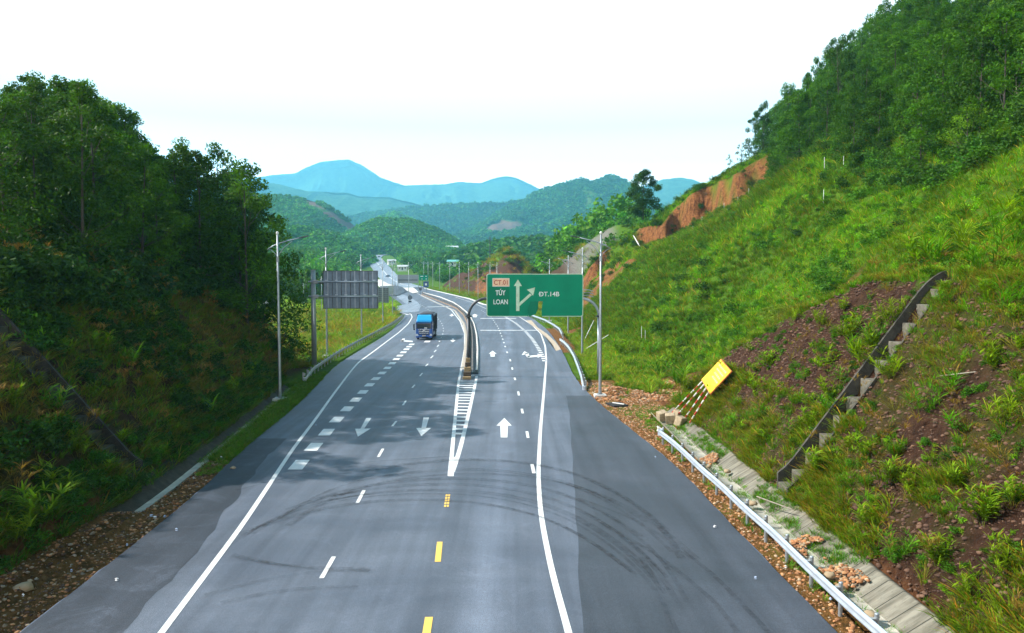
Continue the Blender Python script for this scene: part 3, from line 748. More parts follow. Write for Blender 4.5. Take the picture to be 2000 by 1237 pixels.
# ------------------------------------------------------------------ far hills
hillmats = {}
def hill_material(name, a, b, bare=None, field=None):
    g = NG(name)
    n = g.noise(0.02, 8, 0.7); n1 = g.noise(0.004, 4, 0.6); n2 = g.noise(0.09, 4, 0.7)
    c = g.mix(g.rng(n, .38, .62), a, b); c = g.mix(g.rng(n2, .50, .68), c, tuple(q * 1.35 for q in b))
    if field: c = g.mix(g.rng(n1, .53, .60), c, field)
    r, gg, bb = g.attr()[:3]; c = g.mix(r, c, (0.20, 0.13, 0.11)); c = g.mix(gg, c, (0.10, 0.19, 0.045))
    h = g.math('ADD', g.math('MULTIPLY', n, 6.0), g.math('MULTIPLY', n2, 3.0))
    return g.done(c, 1.0, h, 1.0, 2.5, 0.0)

def far_hill(name, sil, D, depth, mat_, foot=0.0, gully=0.10, seed=1, marks=(), nu=220, nv=44, skew=0.0, base=None):
    sil = np.array(sil, float); P = np.array([at_depth(px, py, D) for px, py in sil])
    u = np.linspace(0, 1, nu); xs = np.interp(u, np.linspace(0, 1, len(P)), P[:, 0])
    xs = np.linspace(P[0, 0], P[-1, 0], nu); zc = np.interp(xs, P[:, 0], P[:, 2])
    for _ in range(3): zc[1:-1] = (zc[:-2] + zc[1:-1] * 2 + zc[2:]) / 4
    zc = zc + fbm(xs / (D * .012), xs * 0, seed, 4) * D * 0.0009
    v = np.concatenate([np.linspace(-1, 0, nv), np.linspace(0, 1, nv // 2)[1:]])
    U, Vv = np.meshgrid(xs, v); ZC = np.broadcast_to(zc, U.shape); f = (foot if base is None else base)
    A = np.abs(Vv)
    prof = 1 - A ** 1.25
    Yc = D + Vv * depth + fbm(U / (depth * .9), U * 0, seed + 3) * depth * 0.25 * (1 - A) * (Vv < 0)
    Hh = (ZC - f); Z = f + Hh * prof
    rid = 1 - np.abs(fbm(U / (depth * 0.42) + Vv * 0.5 * np.sign(fbm(U / depth, U * 0, seed + 9)), Vv * 0.9, seed + 1, 5))
    Z = Z + np.minimum(rid - 0.86, 0.02) * gully * Hh.clip(0) * 4 * np.sin(np.pi * np.clip(A, 0, 1)) ** 0.8 * np.where(Vv < 0, 1, .4)
    Z = Z - 8 * (A > .99)
    col = np.zeros(U.shape + (3,))
    px, py = project(np.stack([U.ravel(), Yc.ravel(), Z.ravel()], -1))
    nn = fbm(U.ravel() / (D * .01), Z.ravel() / (D * .01), seed + 5)
    for (cx, cy, rx, ry, ch, ang) in marks:
        ca, sa = math.cos(R(ang)), math.sin(R(ang)); ax = (px - cx) * ca + (py - cy) * sa; ay = -(px - cx) * sa + (py - cy) * ca
        k = smooth01(1.25, .8, (ax / rx) ** 2 + (ay / ry) ** 2 + .8 * nn) * (Vv.ravel() <= 0.02)
        col.reshape(-1, 3)[:, ch] = np.maximum(col.reshape(-1, 3)[:, ch], k)
    o = new_mesh_obj(name, np.stack([U, Yc, Z], -1).reshape(-1, 3), grid_faces(len(v), nu), mat_, col.reshape(-1, 3), smooth=True)
    tag(o, kind='structure'); HILLS[name] = (xs, v, np.stack([U, Yc, Z], -1), col)
    return o
HILLS = {}
GA, GB = (0.045, 0.115, 0.022), (0.08, 0.165, 0.030)
m_near = hill_material('near_hill_forest', GA, GB, field=(0.075, 0.15, 0.03)); m_mid = hill_material('mid_hill_forest', (0.035, 0.09, 0.03), (0.06, 0.14, 0.045))
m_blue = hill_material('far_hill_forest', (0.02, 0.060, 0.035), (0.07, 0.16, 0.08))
far_hill('plantation_hill', [(380,470),(430,420),(480,392),(520,383),(555,385),(600,390),(642,402),(690,440),(745,468),(790,480),(840,505)], 1320, 330, m_near, seed=11, base=36,
         marks=[(650,425,75,7,0,32),(692,443,28,9,0,10),(600,405,40,5,1,10)])
far_hill('rounded_hill', [(610,500),(640,476),(700,446),(742,432),(800,431),(860,453),(890,470),(915,492),(940,505)], 1120, 190, m_near, seed=23, base=40, gully=.08)
far_hill('lower_hill', [(380,450),(450,436),(520,446),(560,450),(600,448),(660,462),(705,488),(745,520)], 800, 170, m_near, seed=31, base=18, gully=.08)
far_hill('forested_mountain', [(800,500),(850,482),(885,466),(940,441),(1000,403),(1060,377),(1100,366),(1130,357),(1150,363),(1185,350),(1212,358),(1240,388),(1300,420),(1400,462),(1500,500)], 2600, 900, m_mid, seed=41, base=58,
         gully=.16, marks=[(985,445,36,11,0,-8),(1012,440,40,4,0,12),(1090,465,22,6,0,20),(1160,400,30,16,1,60),(900,455,60,4,1,-25)], nu=320, nv=70)
far_hill('valley_ridge', [(600,450),(680,428),(740,418),(790,410),(850,405),(930,402),(1000,398),(1060,400),(1120,430)], 3000, 500, m_mid, seed=51, base=58, gully=.12)
far_hill('light_green_spur', [(690,470),(722,440),(752,420),(772,413),(800,425),(840,446),(875,462),(905,480)], 2100, 300, m_near, seed=57, base=60, gully=.06, marks=[(790,435,60,14,1,25)])
far_hill('blue_ridge', [(380,350),(450,350),(535,358),(600,374),(680,377),(700,384),(760,386),(830,402),(862,408),(900,432)], 3900, 800, m_blue, seed=61, base=60, gully=.24, nu=300, nv=60)
far_hill('distant_mountain', [(250,400),(380,362),(480,350),(530,343),(580,338),(600,326),(622,318),(650,313),(680,312),(700,319),(742,346),(768,355),(790,363),(870,360),(895,355),(940,358),(965,348),(990,344),(1012,349),(1040,362),(1062,372),(1150,400),(1260,430)], 6600, 1500, m_blue, seed=71, base=60, gully=.30, nu=520, nv=90)
far_hill('distant_right_hill', [(1120,410),(1200,376),(1240,366),(1270,360),(1292,352),(1325,348),(1352,353),(1385,365),(1450,382),(1600,400)], 5200, 900, m_blue, seed=81, base=60, gully=.25)
far_hill('wooded_rise', [(880,508),(930,492),(985,482),(1050,474),(1100,480),(1150,470),(1230,468),(1330,500)], 700, 130, m_near, seed=91, base=16, gully=.06)

# ------------------------------------------------------------------ foliage builders
def leaves(rng, C, Rr, per, size, squash=0.8, shell=0.35, up=0.5, col=(0.05, 0.10, 0.02), cvar=0.35, lum=None, aspect=0.5, hang=0.0):
    """Leaf-shaped quads in clumps round the centres C with radii Rr. Returns V, F, col."""
    C = np.asarray(C, float); Rr = np.asarray(Rr, float); k = len(C); n = k * per
    d = rng.normal(size=(n, 3)); d /= np.linalg.norm(d, axis=1)[:, None]
    rad = (shell + (1 - shell) * rng.rand(n)) ** 0.8
    P = np.repeat(C, per, 0) + d * (rad * np.repeat(Rr, per))[:, None] * np.array([1, 1, squash])
    nrm = rng.normal(size=(n, 3)) * 0.8 + d * 0.5 + np.array([0, 0, up]); nrm /= np.linalg.norm(nrm, axis=1)[:, None]
    a = np.cross(nrm, rng.normal(size=(n, 3))); a /= np.linalg.norm(a, axis=1)[:, None] + 1e-9
    a[:, 2] -= hang; b = np.cross(nrm, a)
    s = size * (0.6 + 0.8 * rng.rand(n))[:, None]
    V = np.stack([P - a * s * .5, P + b * s * aspect * .5 - a * s * .05, P + a * s * .5, P - b * s * aspect * .5 - a * s * .05], 1).reshape(-1, 3)
    F = np.arange(4 * n).reshape(-1, 4)
    clump = np.repeat(1 + cvar * (rng.rand(k) * 2 - 1), per) if lum is None else np.repeat(lum, per)
    each = 1 + 0.3 * (rng.rand(n) * 2 - 1)
    yel = np.repeat(rng.rand(k), per)[:, None]
    base = np.array(col)[None] * (1 - yel * .25) + np.array([col[0] * 1.7, col[1] * 1.15, col[2] * .7])[None] * yel * .25
    c = base * (clump * each)[:, None]
    return V, F, np.repeat(c, 4, 0)

def blades(rng, n, h, spread_r, width, lean=0.5, droop=0.35, col=(0.06, 0.13, 0.02), dry=0.0, base_r=0.12):
    """one clump of grass or reed blades; each blade is a bent tapering strip"""
    th = rng.rand(n) * 6.283; r0 = base_r * np.sqrt(rng.rand(n)); az = th + rng.normal(size=n) * .5
    L = h * (0.55 + 0.6 * rng.rand(n)); ln = lean * (0.2 + rng.rand(n))
    dirx, diry = np.cos(az), np.sin(az); w = width * (0.6 + .7 * rng.rand(n))
    B = np.stack([r0 * np.cos(th), r0 * np.sin(th), np.zeros(n) - .03], -1)
    def pt(t):
        out = L * (ln * t + droop * t * t * (0.4 + .8 * rs2)); z = L * (t * np.sqrt(np.clip(1 - ln ** 2 * .5, .2, 1)) - droop * t ** 2.5 * .5)
        return B + np.stack([dirx * out, diry * out, z], -1)
    rs2 = rng.rand(n)
    p0, p1, p2, p3 = pt(0.0), pt(0.4), pt(0.75), pt(1.0)
    side = np.stack([-diry, dirx, 0.25 * rng.normal(size=n)], -1) * (w / 2)[:, None]
    V = np.stack([p0 - side * .7, p0 + side * .7, p1 - side, p1 + side, p2 - side * .7, p2 + side * .7, p3], 1).reshape(-1, 3)
    b = (np.arange(n) * 7)[:, None]
    F = np.concatenate([b + np.array([[0, 1, 3]]), b + np.array([[0, 3, 2]]), b + np.array([[2, 3, 5]]), b + np.array([[2, 5, 4]]), b + np.array([[4, 5, 6]])], 0)
    isdry = (rng.rand(n) < dry)[:, None]
    c = np.array(col)[None] * (0.65 + .7 * rng.rand(n))[:, None]; c = np.where(isdry, np.array([[0.20, 0.135, 0.065]]) * (0.6 + .7 * rng.rand(n))[:, None], c)
    C = np.repeat(c, 7, 0).reshape(n, 7, 3); C[:, 4:] *= np.array([1.25, 1.12, .9])
    return V, F, C.reshape(-1, 3)

def scatter(name, variants, P, S, tint, rng, mat_, kind='stuff', tilt=0.15, zs=None):
    """bake many copies of small plants into one mesh"""
    P = np.asarray(P, float); n = len(P); which = rng.randint(0, len(variants), n); VV, FF, CC = [], [], []; off = 0
    S = np.broadcast_to(S, (n,)); tint = np.broadcast_to(np.asarray(tint, float), (n, 3))
    for k, (V, F, C) in enumerate(variants):
        idx = np.nonzero(which == k)[0]
        if not len(idx): continue
        a = rng.rand(len(idx)) * 6.283; c, s = np.cos(a), np.sin(a); z = np.zeros_like(c); o = z + 1
        Rz = np.stack([np.stack([c, -s, z], -1), np.stack([s, c, z], -1), np.stack([z, z, o], -1)], 1)
        W = np.einsum('nij,vj->nvi', Rz, V); sc = S[idx]
        tl = rng.normal(size=(len(idx), 2)) * tilt; W[..., 0] += W[..., 2] * tl[:, 0:1]; W[..., 1] += W[..., 2] * tl[:, 1:2]
        W = W * sc[:, None, None]
        if zs is not None: W[..., 2] *= zs[idx][:, None]
        W = W + P[idx][:, None, :]
        VV.append(W.reshape(-1, 3)); FF.append((F[None] + (np.arange(len(idx)) * len(V))[:, None, None] + off).reshape(-1, F.shape[1])); off += len(idx) * len(V)
        CC.append((C[None] * tint[idx][:, None, :]).reshape(-1, 3))
    o = new_mesh_obj(name, np.concatenate(VV), np.concatenate(FF), mat_, np.concatenate(CC)); return tag(o, kind=kind)

def in_view(P, m=60, r=0.0):
    px, py = project(P); return (px > -m) & (px < 2000 + m) & (py > -m) & (py < 1237 + m) & (np.atleast_2d(P)[:, 1] > 3)

rng = np.random.RandomState(7)
# small grass tufts (triangles)
G1 = [blades(rng, 26, .42, .3, .022, .55, .4, (0.075, 0.165, 0.018), .12, .16) for _ in range(5)]
G2 = [blades(rng, 22, .75, .5, .030, .6, .55, (0.085, 0.160, 0.022), .25, .15) for _ in range(5)]
G3 = [blades(rng, 24, .65, .5, .016, .7, .6, (0.14, 0.125, 0.055), .75, .2) for _ in range(4)]
# reed / bamboo-grass with broad leaves
def reed(rng, stems, h, col, leaf_l=.42, leaf_w=.045):
    VV, FF, CC = [], [], []; off = 0
    for k in range(stems):
        V, F, C = blades(rng, 9, leaf_l, .3, leaf_w, .9, .5, col, .06, .02)
        a = rng.rand() * 6.283; r = rng.rand() * .30; ht = h * (.35 + .65 * rng.rand())
        lx, ly = r * math.cos(a) * 1.6 + .25 * ht * math.cos(a), r * math.sin(a) * 1.6 + .25 * ht * math.sin(a)
        V = V * (0.8 + .5 * rng.rand()); 
        for lv in (1.0, .72, .45):
            W = V.copy(); W[:, :2] += np.array([lx, ly]) * lv; W[:, 2] += ht * lv
            VV.append(W); FF.append(F + off); CC.append(C * (0.75 + .25 * lv)); off += len(W)
        q = np.array([[r * math.cos(a) - .008, r * math.sin(a), 0], [r * math.cos(a) + .008, r * math.sin(a), 0], [lx, ly, ht]])
        VV.append(q); FF.append(np.array([[0, 1, 2]]) + off); CC.append(np.tile([[.12, .15, .05]], (3, 1))); off += 3
    return np.concatenate(VV), np.concatenate(FF), np.concatenate(CC)
RE = [reed(rng, 5 + int(8 * rng.rand()), .5 + .7 * rng.rand(), (0.07 + .07 * rng.rand(), 0.20, 0.012), .28 + .22 * rng.rand(), .022 + .022 * rng.rand()) for _ in range(8)]

def slope_points(n, x0, x1, y0, y1, cond=None, seed=0):
    r = np.random.RandomState(seed); x = x0 + (x1 - x0) * r.rand(n); Y = y0 + (y1 - y0) * r.rand(n)
    P = np.stack([x, Y, ground_z(x, Y)], -1)
    k = in_view(P)
    if cond is not None: k &= cond(x, Y, P[:, 2])
    return P[k]

# ------------------------------------------------------------------ trees
def tree_parts(rng, H, cr, cb, n_cl, per, size, col, bark, name='tree', lumpy=1.0, thin=0.011, mat_l=None, flat=1.0):
    """a tapering trunk with limbs out to leaf clumps spread through an uneven crown"""
    cen = []; rad = []
    for k in range(n_cl):
        t = (k + rng.rand()) / n_cl; z = H * (cb + (0.97 - cb) * t)
        prof = math.sin(math.pi * min(1, 0.18 + 0.80 * t)) ** 0.7
        a = rng.rand() * 6.283; r = cr * prof * math.sqrt(rng.rand()) * lumpy
        cen.append((r * math.cos(a), r * math.sin(a), z)); rad.append(cr * (0.26 + .20 * rng.rand()) * (1.1 - .45 * t))
    cen = np.array(cen); rad = np.array(rad)
    lum = 0.75 + 0.5 * rng.rand(n_cl)
    V, F, C = leaves(rng, cen, rad, per, size, 0.72 * flat, .25, .5, col, .3, lum, .45)
    mb = MB(); w = H * thin
    lean = rng.normal(size=2) * .03 * H
    tp = [(0, 0, -.4), (lean[0] * .2, lean[1] * .2, H * .3), (lean[0] * .6, lean[1] * .6, H * .62), (lean[0], lean[1], H * .93)]
    mb.tube(tp, [w * 1.25, w, w * .6, w * .18], 7)
    order = np.argsort(rng.rand(n_cl))[:min(n_cl, 12)]
    for k in order:
        c = cen[k]; z0 = max(c[2] - cr * (.5 + .5 * rng.rand()), H * .18); f = z0 / H
        s = Vector((np.interp(z0, [0, .3 * H, .62 * H, H], [0, lean[0] * .2, lean[0] * .6, lean[0]]), np.interp(z0, [0, .3 * H, .62 * H, H], [0, lean[1] * .2, lean[1] * .6, lean[1]]), z0))
        mb.tube([s, s.lerp(Vector(c), .5) + Vector((0, 0, -.06 * cr)), c], [w * .42 * (1.1 - f), w * .26, w * .1], 5, caps=False)
    root = empty(name, (0, 0, 0)); mb.build('trunk', bark, root, smooth=True)
    o = new_mesh_obj('crown', V, F, mat_l or M['leaf'], C, parent=root)
    index_kids(root); return root

def plant_trees(protos, P, labels, cat, group, rng, smin=.85, smax=1.15, lift=-0.2):
    out = []
    used = getattr(plant_trees, 'used', set())
    for i, p in enumerate(P):
        pr = protos[rng.randint(len(protos))]
        if pr.name in used: o = copy_tree(pr)
        else: o = pr; used.add(pr.name)
        s = smin + (smax - smin) * rng.rand(); o.location = (p[0], p[1], p[2] + lift); o.rotation_euler = (0, 0, rng.rand() * 6.283)
        o.scale = (s * (.9 + .2 * rng.rand()), s * (.9 + .2 * rng.rand()), s)
        tag(o, labels(i, p) if callable(labels) else labels, cat, group); out.append(o)
    plant_trees.used = used
    return out

def jgrid(x0, x1, y0, y1, sx, sy, seed, jit=.8):
    r = np.random.RandomState(seed); xs = np.arange(x0, x1, sx); ys = np.arange(y0, y1, sy); Xg, Yg = np.meshgrid(xs, ys)
    Xg = Xg + (r.rand(*Xg.shape) - .5) * sx * jit; Yg = Yg + (r.rand(*Yg.shape) - .5) * sy * jit
    return Xg.ravel(), Yg.ravel()

tr = np.random.RandomState(11)
ACL = [tree_parts(tr, 12.5, 2.7 + .5 * tr.rand(), .10, 46, 170, .24, (0.036, 0.095, 0.010), M['bark'], 'acacia_tree', thin=.0075) for _ in range(5)]
ACR = [tree_parts(tr, 8.6, 2.5 + .4 * tr.rand(), .10, 30, 150, .26, (0.034, 0.098, 0.007), M['bark'], 'acacia_tree', thin=.0075) for _ in range(5)]
BLT = [tree_parts(tr, 9.0, 3.2, .12, 16, 60, .70, (0.034, 0.085, 0.020), M['bark'], 'valley_tree', thin=.012) for _ in range(4)]

# wood on top of the left cut bank
x, Y = jgrid(-62, -17, 20, 86, 3.6, 3.5, 3)
d = FLs(Y) - 1.3 - x; k = ((d > 8.2) | ((Y > 64) & (d > 3.0))) & (Y < 85)
k &= ~((d > 26) & (Y < 60)); k &= ~(d > 32)
x, Y = x[k], Y[k]; P = np.stack([x, Y, ground_z(x, Y)], -1); Pt = P + [0, 0, 9]
k = in_view(Pt, 130) | in_view(P, 60); P = P[k]; P = P[project(P + [0, 0, 5])[0] < 532]
n_leftwood = len(P)
def lab_left(i, p):
    dd = float(FLs(p[1])) - 1.3 - p[0]
    if p[1] > 74: return 'slender dark leafy tree at the far end of the left wood, beside the valley'
    if dd < 11: return 'slender dark tree at the front edge of the wood above the left cut bank'
    return 'slender dark leafy tree deep inside the shaded wood on the left bank'
LT = plant_trees(ACL, P, lab_left, 'tree', 'trees of the wood on the left bank', tr, .95, 1.1)
for o in LT:
    p = np.array(o.location[:]); px = float(project(p + [0, 0, 10])[0][0])
    sky_y = float(np.interp(px, [-60, 0, 60, 110, 200, 250, 290, 345, 400, 450, 520, 560, 590], [175, 165, 140, 128, 165, 200, 262, 268, 250, 300, 335, 395, 480])) + 55 * tr.rand()
    Hn = at_depth(px, sky_y, p[1])[2] - p[2]; k = max(.45, min(Hn / 12.4, 1.45)); o.scale = (o.scale[0] * max(k, .8), o.scale[1] * max(k, .8), k)

# forest on the right hillside
x, Y = jgrid(28, 125, 42, 196, 4.5, 5.2, 5)
edge = np.interp(Y, [40, 58, 72, 95, 130, 150, 200], [30.5, 33.5, 35.5, 40, 45.5, 52, 60])
k = (x > edge); x, Y = x[k], Y[k]; P = np.stack([x, Y, ground_z(x, Y)], -1)
px, py = project(P + [0, 0, 7.5]); k = (py > -25) & (px < 2060) & (px > 1300)
# drop trees that stand over the far side of the crest, out of sight
k &= (Y < 186 + 0.12 * (x - 30)); P = P[k]
o = np.argsort(P[:, 1]); P = P[o][:200]
n_right = len(P)
def lab_right(i, p):
    if p[0] < float(np.interp(p[1], [40, 58, 72, 95, 130, 150, 200], [30.5, 33.5, 35.5, 40, 45.5, 52, 60])) + 5: return 'round green tree along the lower edge of the forest on the right hillside'
    if p[1] > 145: return 'round green tree on the crest of the forested right hillside, against the sky'
    return 'round green tree inside the dense forest high on the right hillside'
RT = plant_trees(ACR, P, lab_right, 'tree', 'trees of the forest on the right hillside', tr, .8, 1.15)
for o in RT:      # the crest carries taller, more ragged trees
    if o.location.y > 112:
        k = 1.05 + .55 * tr.rand(); o.scale = (o.scale[0] * (.9 + .3 * tr.rand()), o.scale[1] * (.9 + .3 * tr.rand()), o.scale[2] * k)

# belt of trees beyond the side road
x, Y = jgrid(-150, -48, 216, 300, 9.0, 13, 8); P = np.stack([x, Y, ground_z(x, Y)], -1)
px, py = project(P + [0, 0, 5]); k = (px > 470) & (px < 770) & (x < E_L(Y) - 22) & ((px < 740) | (Y > 270)); P = P[k][:46]
plant_trees(BLT, P, 'dark green tree in the belt beyond the side road, behind the sign frame', 'tree', 'trees of the belt beyond the side road', tr, .75, 1.2)
print('trees', n_leftwood, n_right, len(P))

# single trees one can point at
def lone(px, py, H, label, Yd=None, **kw):
    p = hit(px, py, 60) if Yd is None else at_depth(px, py, Yd)
    t = tree_parts(tr, H, **kw); t.location = (p[0], p[1], p[2] - .2); tag(t, label, 'tree'); return t
lone(1256, 425, 11.8, 'dark upright tree standing alone on the shoulder above the orange landslip', Yd=186, cr=4.0, cb=.08, n_cl=60, per=190, size=.40, col=(0.028, 0.075, 0.02), bark=M['bark'], name='lone_tree')
lone(1448, 330, 6.0, 'thin sparse tree with pale leaves on the skyline above the landslip', Yd=170, cr=1.6, cb=.35, n_cl=12, per=30, size=.30, col=(0.045, 0.09, 0.05), bark=M['bark'], name='sparse_tree')
lone(1424, 334, 3.8, 'small thin sapling on the skyline left of the sparse tree', Yd=171, cr=1.2, cb=.4, n_cl=8, per=24, size=.28, col=(0.045, 0.09, 0.05), bark=M['bark'], name='sapling')
lone(1520, 668, 3.2, 'small flat-topped tree with pale yellow-green crown behind the bare bank', cr=1.9, cb=.62, n_cl=20, per=90, size=.17, col=(0.13, 0.20, 0.06), bark=M['bark'], name='flat_topped_tree', flat=.5)
lone(1612, 612, 3.6, 'rounded dark green shrub-like tree behind the crest of the bare bank', cr=2.3, cb=.12, n_cl=24, per=130, size=.17, col=(0.035, 0.11, 0.02), bark=M['bark'], name='bushy_tree')
lone(1885, 470, 4.4, 'young tree with airy yellow-green crown above the top of the stepped drain', cr=1.9, cb=.35, n_cl=22, per=70, size=.15, col=(0.09, 0.19, 0.02), bark=M['bark'], name='young_tree')
lone(1978, 445, 4.0, 'thin pale-stemmed sapling at the right edge above the bank', cr=1.3, cb=.5, n_cl=12, per=40, size=.16, col=(0.08, 0.15, 0.04), bark=M['bark_pale'], name='sapling')

# ------------------------------------------------------------------ bushes on the slopes
def bush_proto(rng, r, per, size, col):
    n = 9; a = rng.rand(n) * 6.283; q = r * .6 * np.sqrt(rng.rand(n))
    C = np.stack([q * np.cos(a), q * np.sin(a), r * (.25 + .55 * rng.rand(n))], -1)
    return leaves(rng, C, np.full(n, r * .42), per, size, .85, .3, .5, col, .35)
BU = [bush_proto(tr, .9, 38, .16, (0.040, 0.115, 0.016)) for _ in range(5)]
BD = [bush_proto(tr, .9, 38, .17, (0.028, 0.075, 0.018)) for _ in range(4)]
BL = [bush_proto(tr, .7, 30, .13, (0.085, 0.19, 0.016)) for _ in range(4)]
def bushes(P, protos, label, group, rng, s0, s1):
    protoo = [None] * len(protos)
    for p in P:
        k = rng.randint(len(protos))
        if protoo[k] is None:
            V, F, C = protos[k]; o = new_mesh_obj('bush', V, F, M['leaf'], C); protoo[k] = o
        else:
            o = protoo[k].copy(); scene.collection.objects.link(o)
        s = s0 + (s1 - s0) * rng.rand(); o.location = tuple(p); o.scale = (s, s, s * .85); o.rotation_euler = (0, 0, rng.rand() * 6.28)
        tag(o, label(p) if callable(label) else label, 'bush', group)
def r_on_hill(x, Y, z): return (x > T_hill(Y) + 1) & (x < np.interp(Y, [40, 58, 72, 95, 130, 150, 200], [33, 36, 38, 42, 47, 54, 60]))
P = slope_points(400, 14, 60, 50, 182, lambda x, Y, z: r_on_hill(x, Y, z) & (fbm(x * .12, Y * .12, 71) > .05) & ~((np.abs(Y - Yscarp(x)) < 5) & (scarp_amt(x) > 1)), 31)[:110]
bushes(P, BD + BU, lambda p: 'dark rounded bush scattered on the %s grassy part of the right hillside' % ('lower' if p[2] < 12 else 'upper'), 'bushes on the right hillside', tr, .8, 1.9)
P = slope_points(700, 16, 54, 150, 190, lambda x, Y, z: (Y > Yscarp(x) + 1.5) & (scarp_amt(x) > .2), 33)[:70]
bushes(P, BD + BU, 'dark bush crowding the crest above the orange landslip', 'bushes above the landslip', tr, 1.0, 2.0)
P = np.array([hit(*q, 20) for q in [(40,520),(115,525),(180,555),(65,600),(235,600),(300,560),(420,600),(470,560),(520,610),(380,545),(560,640),(575,680),(545,650),(500,640),(470,700)]])
bushes(P, BU[:3], 'rounded leafy bush on the shaded left cut bank', 'bushes on the left bank', tr, 1.1, 1.9)
P = slope_points(500, -75, -22, 84, 190, lambda x, Y, z: (x < E_L(Y) - 3) & (fbm(x * .1, Y * .1, 72) > -.05), 35)[:70]
bushes(P, BL + BU, 'small bright bush in the rough grass beyond the left guardrail', 'bushes beyond the left guardrail', tr, .7, 1.6)
P = slope_points(500, -40, 6, 240, 360, lambda x, Y, z: (x > E_R(Y) + 6) & (z > zr(Y) + 5), 36)[:50]
bushes(P, BD + BU, 'bush on the top of the brown roadside knoll', 'bushes on the knoll', tr, 1.6, 3.0)

# ------------------------------------------------------------------ grass
def G(a, b, c): return a + b + c
gr = np.random.RandomState(21)
def tints(n, rng, v=.3): return (1 + v * (rng.rand(n, 1) * 2 - 1)) * (1 + .12 * (rng.rand(n, 3) * 2 - 1))
# right cut bank
onbank = lambda x, Y, z: (x < 22) & (Y < 56) & ((z < M_spur(Y) + .6) | (Y < 45))
P = slope_points(16000, 11.5, 21.5, 12, 55, lambda x, Y, z: onbank(x, Y, z) & (clay_mask(x, Y)[:, 0] < .30 + .55 * np.random.RandomState(3).rand(len(x))) & ~((np.abs(Y - 31.7) < .75)), 41)
scatter('bank_grass', G1 + G3[:1], P, .55 + .6 * gr.rand(len(P)), tints(len(P), gr) * [1.1, 1.15, .9], gr, M['blade'], tilt=.3)
P = slope_points(3200, 11.5, 21.5, 12, 55, lambda x, Y, z: onbank(x, Y, z) & ~((np.abs(Y - 31.7) < .7)) & (clay_mask(x, Y)[:, 0] < .8), 42)
scatter('bank_dry_grass', G3 + G3[:1], P, .5 + .6 * gr.rand(len(P)), tints(len(P), gr), gr, M['blade'], tilt=.4)
# toe of the bank: yellower, thick
P = slope_points(5200, 11.4, 13.9, 14, 53, lambda x, Y, z: fbm(x * .3, Y * .3, 77) > -.25, 43)
scatter('toe_grass', G1 + G2, P, .5 + .5 * gr.rand(len(P)), tints(len(P), gr) * [1.5, 1.25, .8], gr, M['blade'], tilt=.3)
P = slope_points(2600, 11.6, 21.5, 12, 55, lambda x, Y, z: onbank(x, Y, z) & ~((np.abs(Y - 31.7) < .75)) & (fbm(x * .4, Y * .4, 87) > .0), 57)
scatter('bank_weeds', BL[:2] + BU[:2], P - [0, 0, .05], .14 + .26 * gr.rand(len(P)), tints(len(P), gr, .35), gr, M['leaf_far'], tilt=.2)
# hillside above and behind
hillc = lambda x, Y, z: ((x > 18.5) | (Y > 55)) & (x > E_R(Y) + 4.5) & ((Y > 63) | (x > 14)) & (clay_mask(x, Y)[:, 1] < .3) & (x < np.interp(Y, [40, 58, 72, 95, 130, 150, 200], [33, 36, 38, 42, 47, 54, 60]) + 6)
P = slope_points(60000, 8, 66, 22, 186, hillc, 44)
P = P[gr.rand(len(P)) < np.clip(60 / P[:, 1], .35, 1)]
bright = np.array([[1.05, 1.1, .7]]) * (.85 + .7 * smooth01(-.3, .4, fbm(P[:, 0] * .09, P[:, 1] * .09, 78)))[:, None][:, 0] if False else np.array([[1.05, 1.1, .7]]) * (.85 + .7 * smooth01(-.3, .4, fbm(P[:, 0] * .09, P[:, 1] * .09, 78)))[:, None]
scatter('hillside_grass', [G1[0], G1[1], G2[0], G2[1], G1[3], G1[2]], P, (.6 + .7 * gr.rand(len(P))) * np.clip(P[:, 1] / 60, 1, 1.9), tints(len(P), gr) * bright, gr, M['blade'], tilt=.2)
P = slope_points(6000, 20, 60, 145, 182, lambda x, Y, z: (np.abs(Y - Yscarp(x)) < 4.5) & (fbm(x * .35, Y * .35, 89) > .05), 70)[:120]
scatter('scrub_on_landslip', BU[:3] + BD[:2], P, .5 + .9 * gr.rand(len(P)), tints(len(P), gr, .3), gr, M['leaf_far'])
P = slope_points(16000, 12, 60, 24, 186, lambda x, Y, z: hillc(x, Y, z) & (fbm(x * .15, Y * .15, 79) > -.15), 45)[:8000]
scatter('hillside_undergrowth', BU[:3] + BL[:4] + BD[:1], P - [0, 0, .1], .35 + .5 * gr.rand(len(P)), tints(len(P), gr, .4) * [1.35, 1.35, .7], gr, M['leaf_far'], tilt=.1)
# forest floor scrub
P = slope_points(9000, 30, 110, 42, 190, lambda x, Y, z: x > np.interp(Y, [40, 58, 72, 95, 130, 150, 200], [31, 34, 36, 41, 46, 53, 61]) - 1, 46)[:2600]
scatter('forest_undergrowth', BD[:3] + BU[:2], P, 1.0 + .8 * gr.rand(len(P)), tints(len(P), gr, .3), gr, M['leaf_far'])
# flat verge round the sign gantry foot
P = slope_points(9000, 6.0, 17.5, 60, 150, lambda x, Y, z: (x > E_R(Y) + 1.0) & (clay_mask(x, Y)[:, 1] < .35) & ((Y > 66) | (x > 9)), 47)
scatter('verge_grass', G1 + G2, P, .7 + .7 * gr.rand(len(P)), tints(len(P), gr) * [1.15, 1.15, .9], gr, M['blade'])
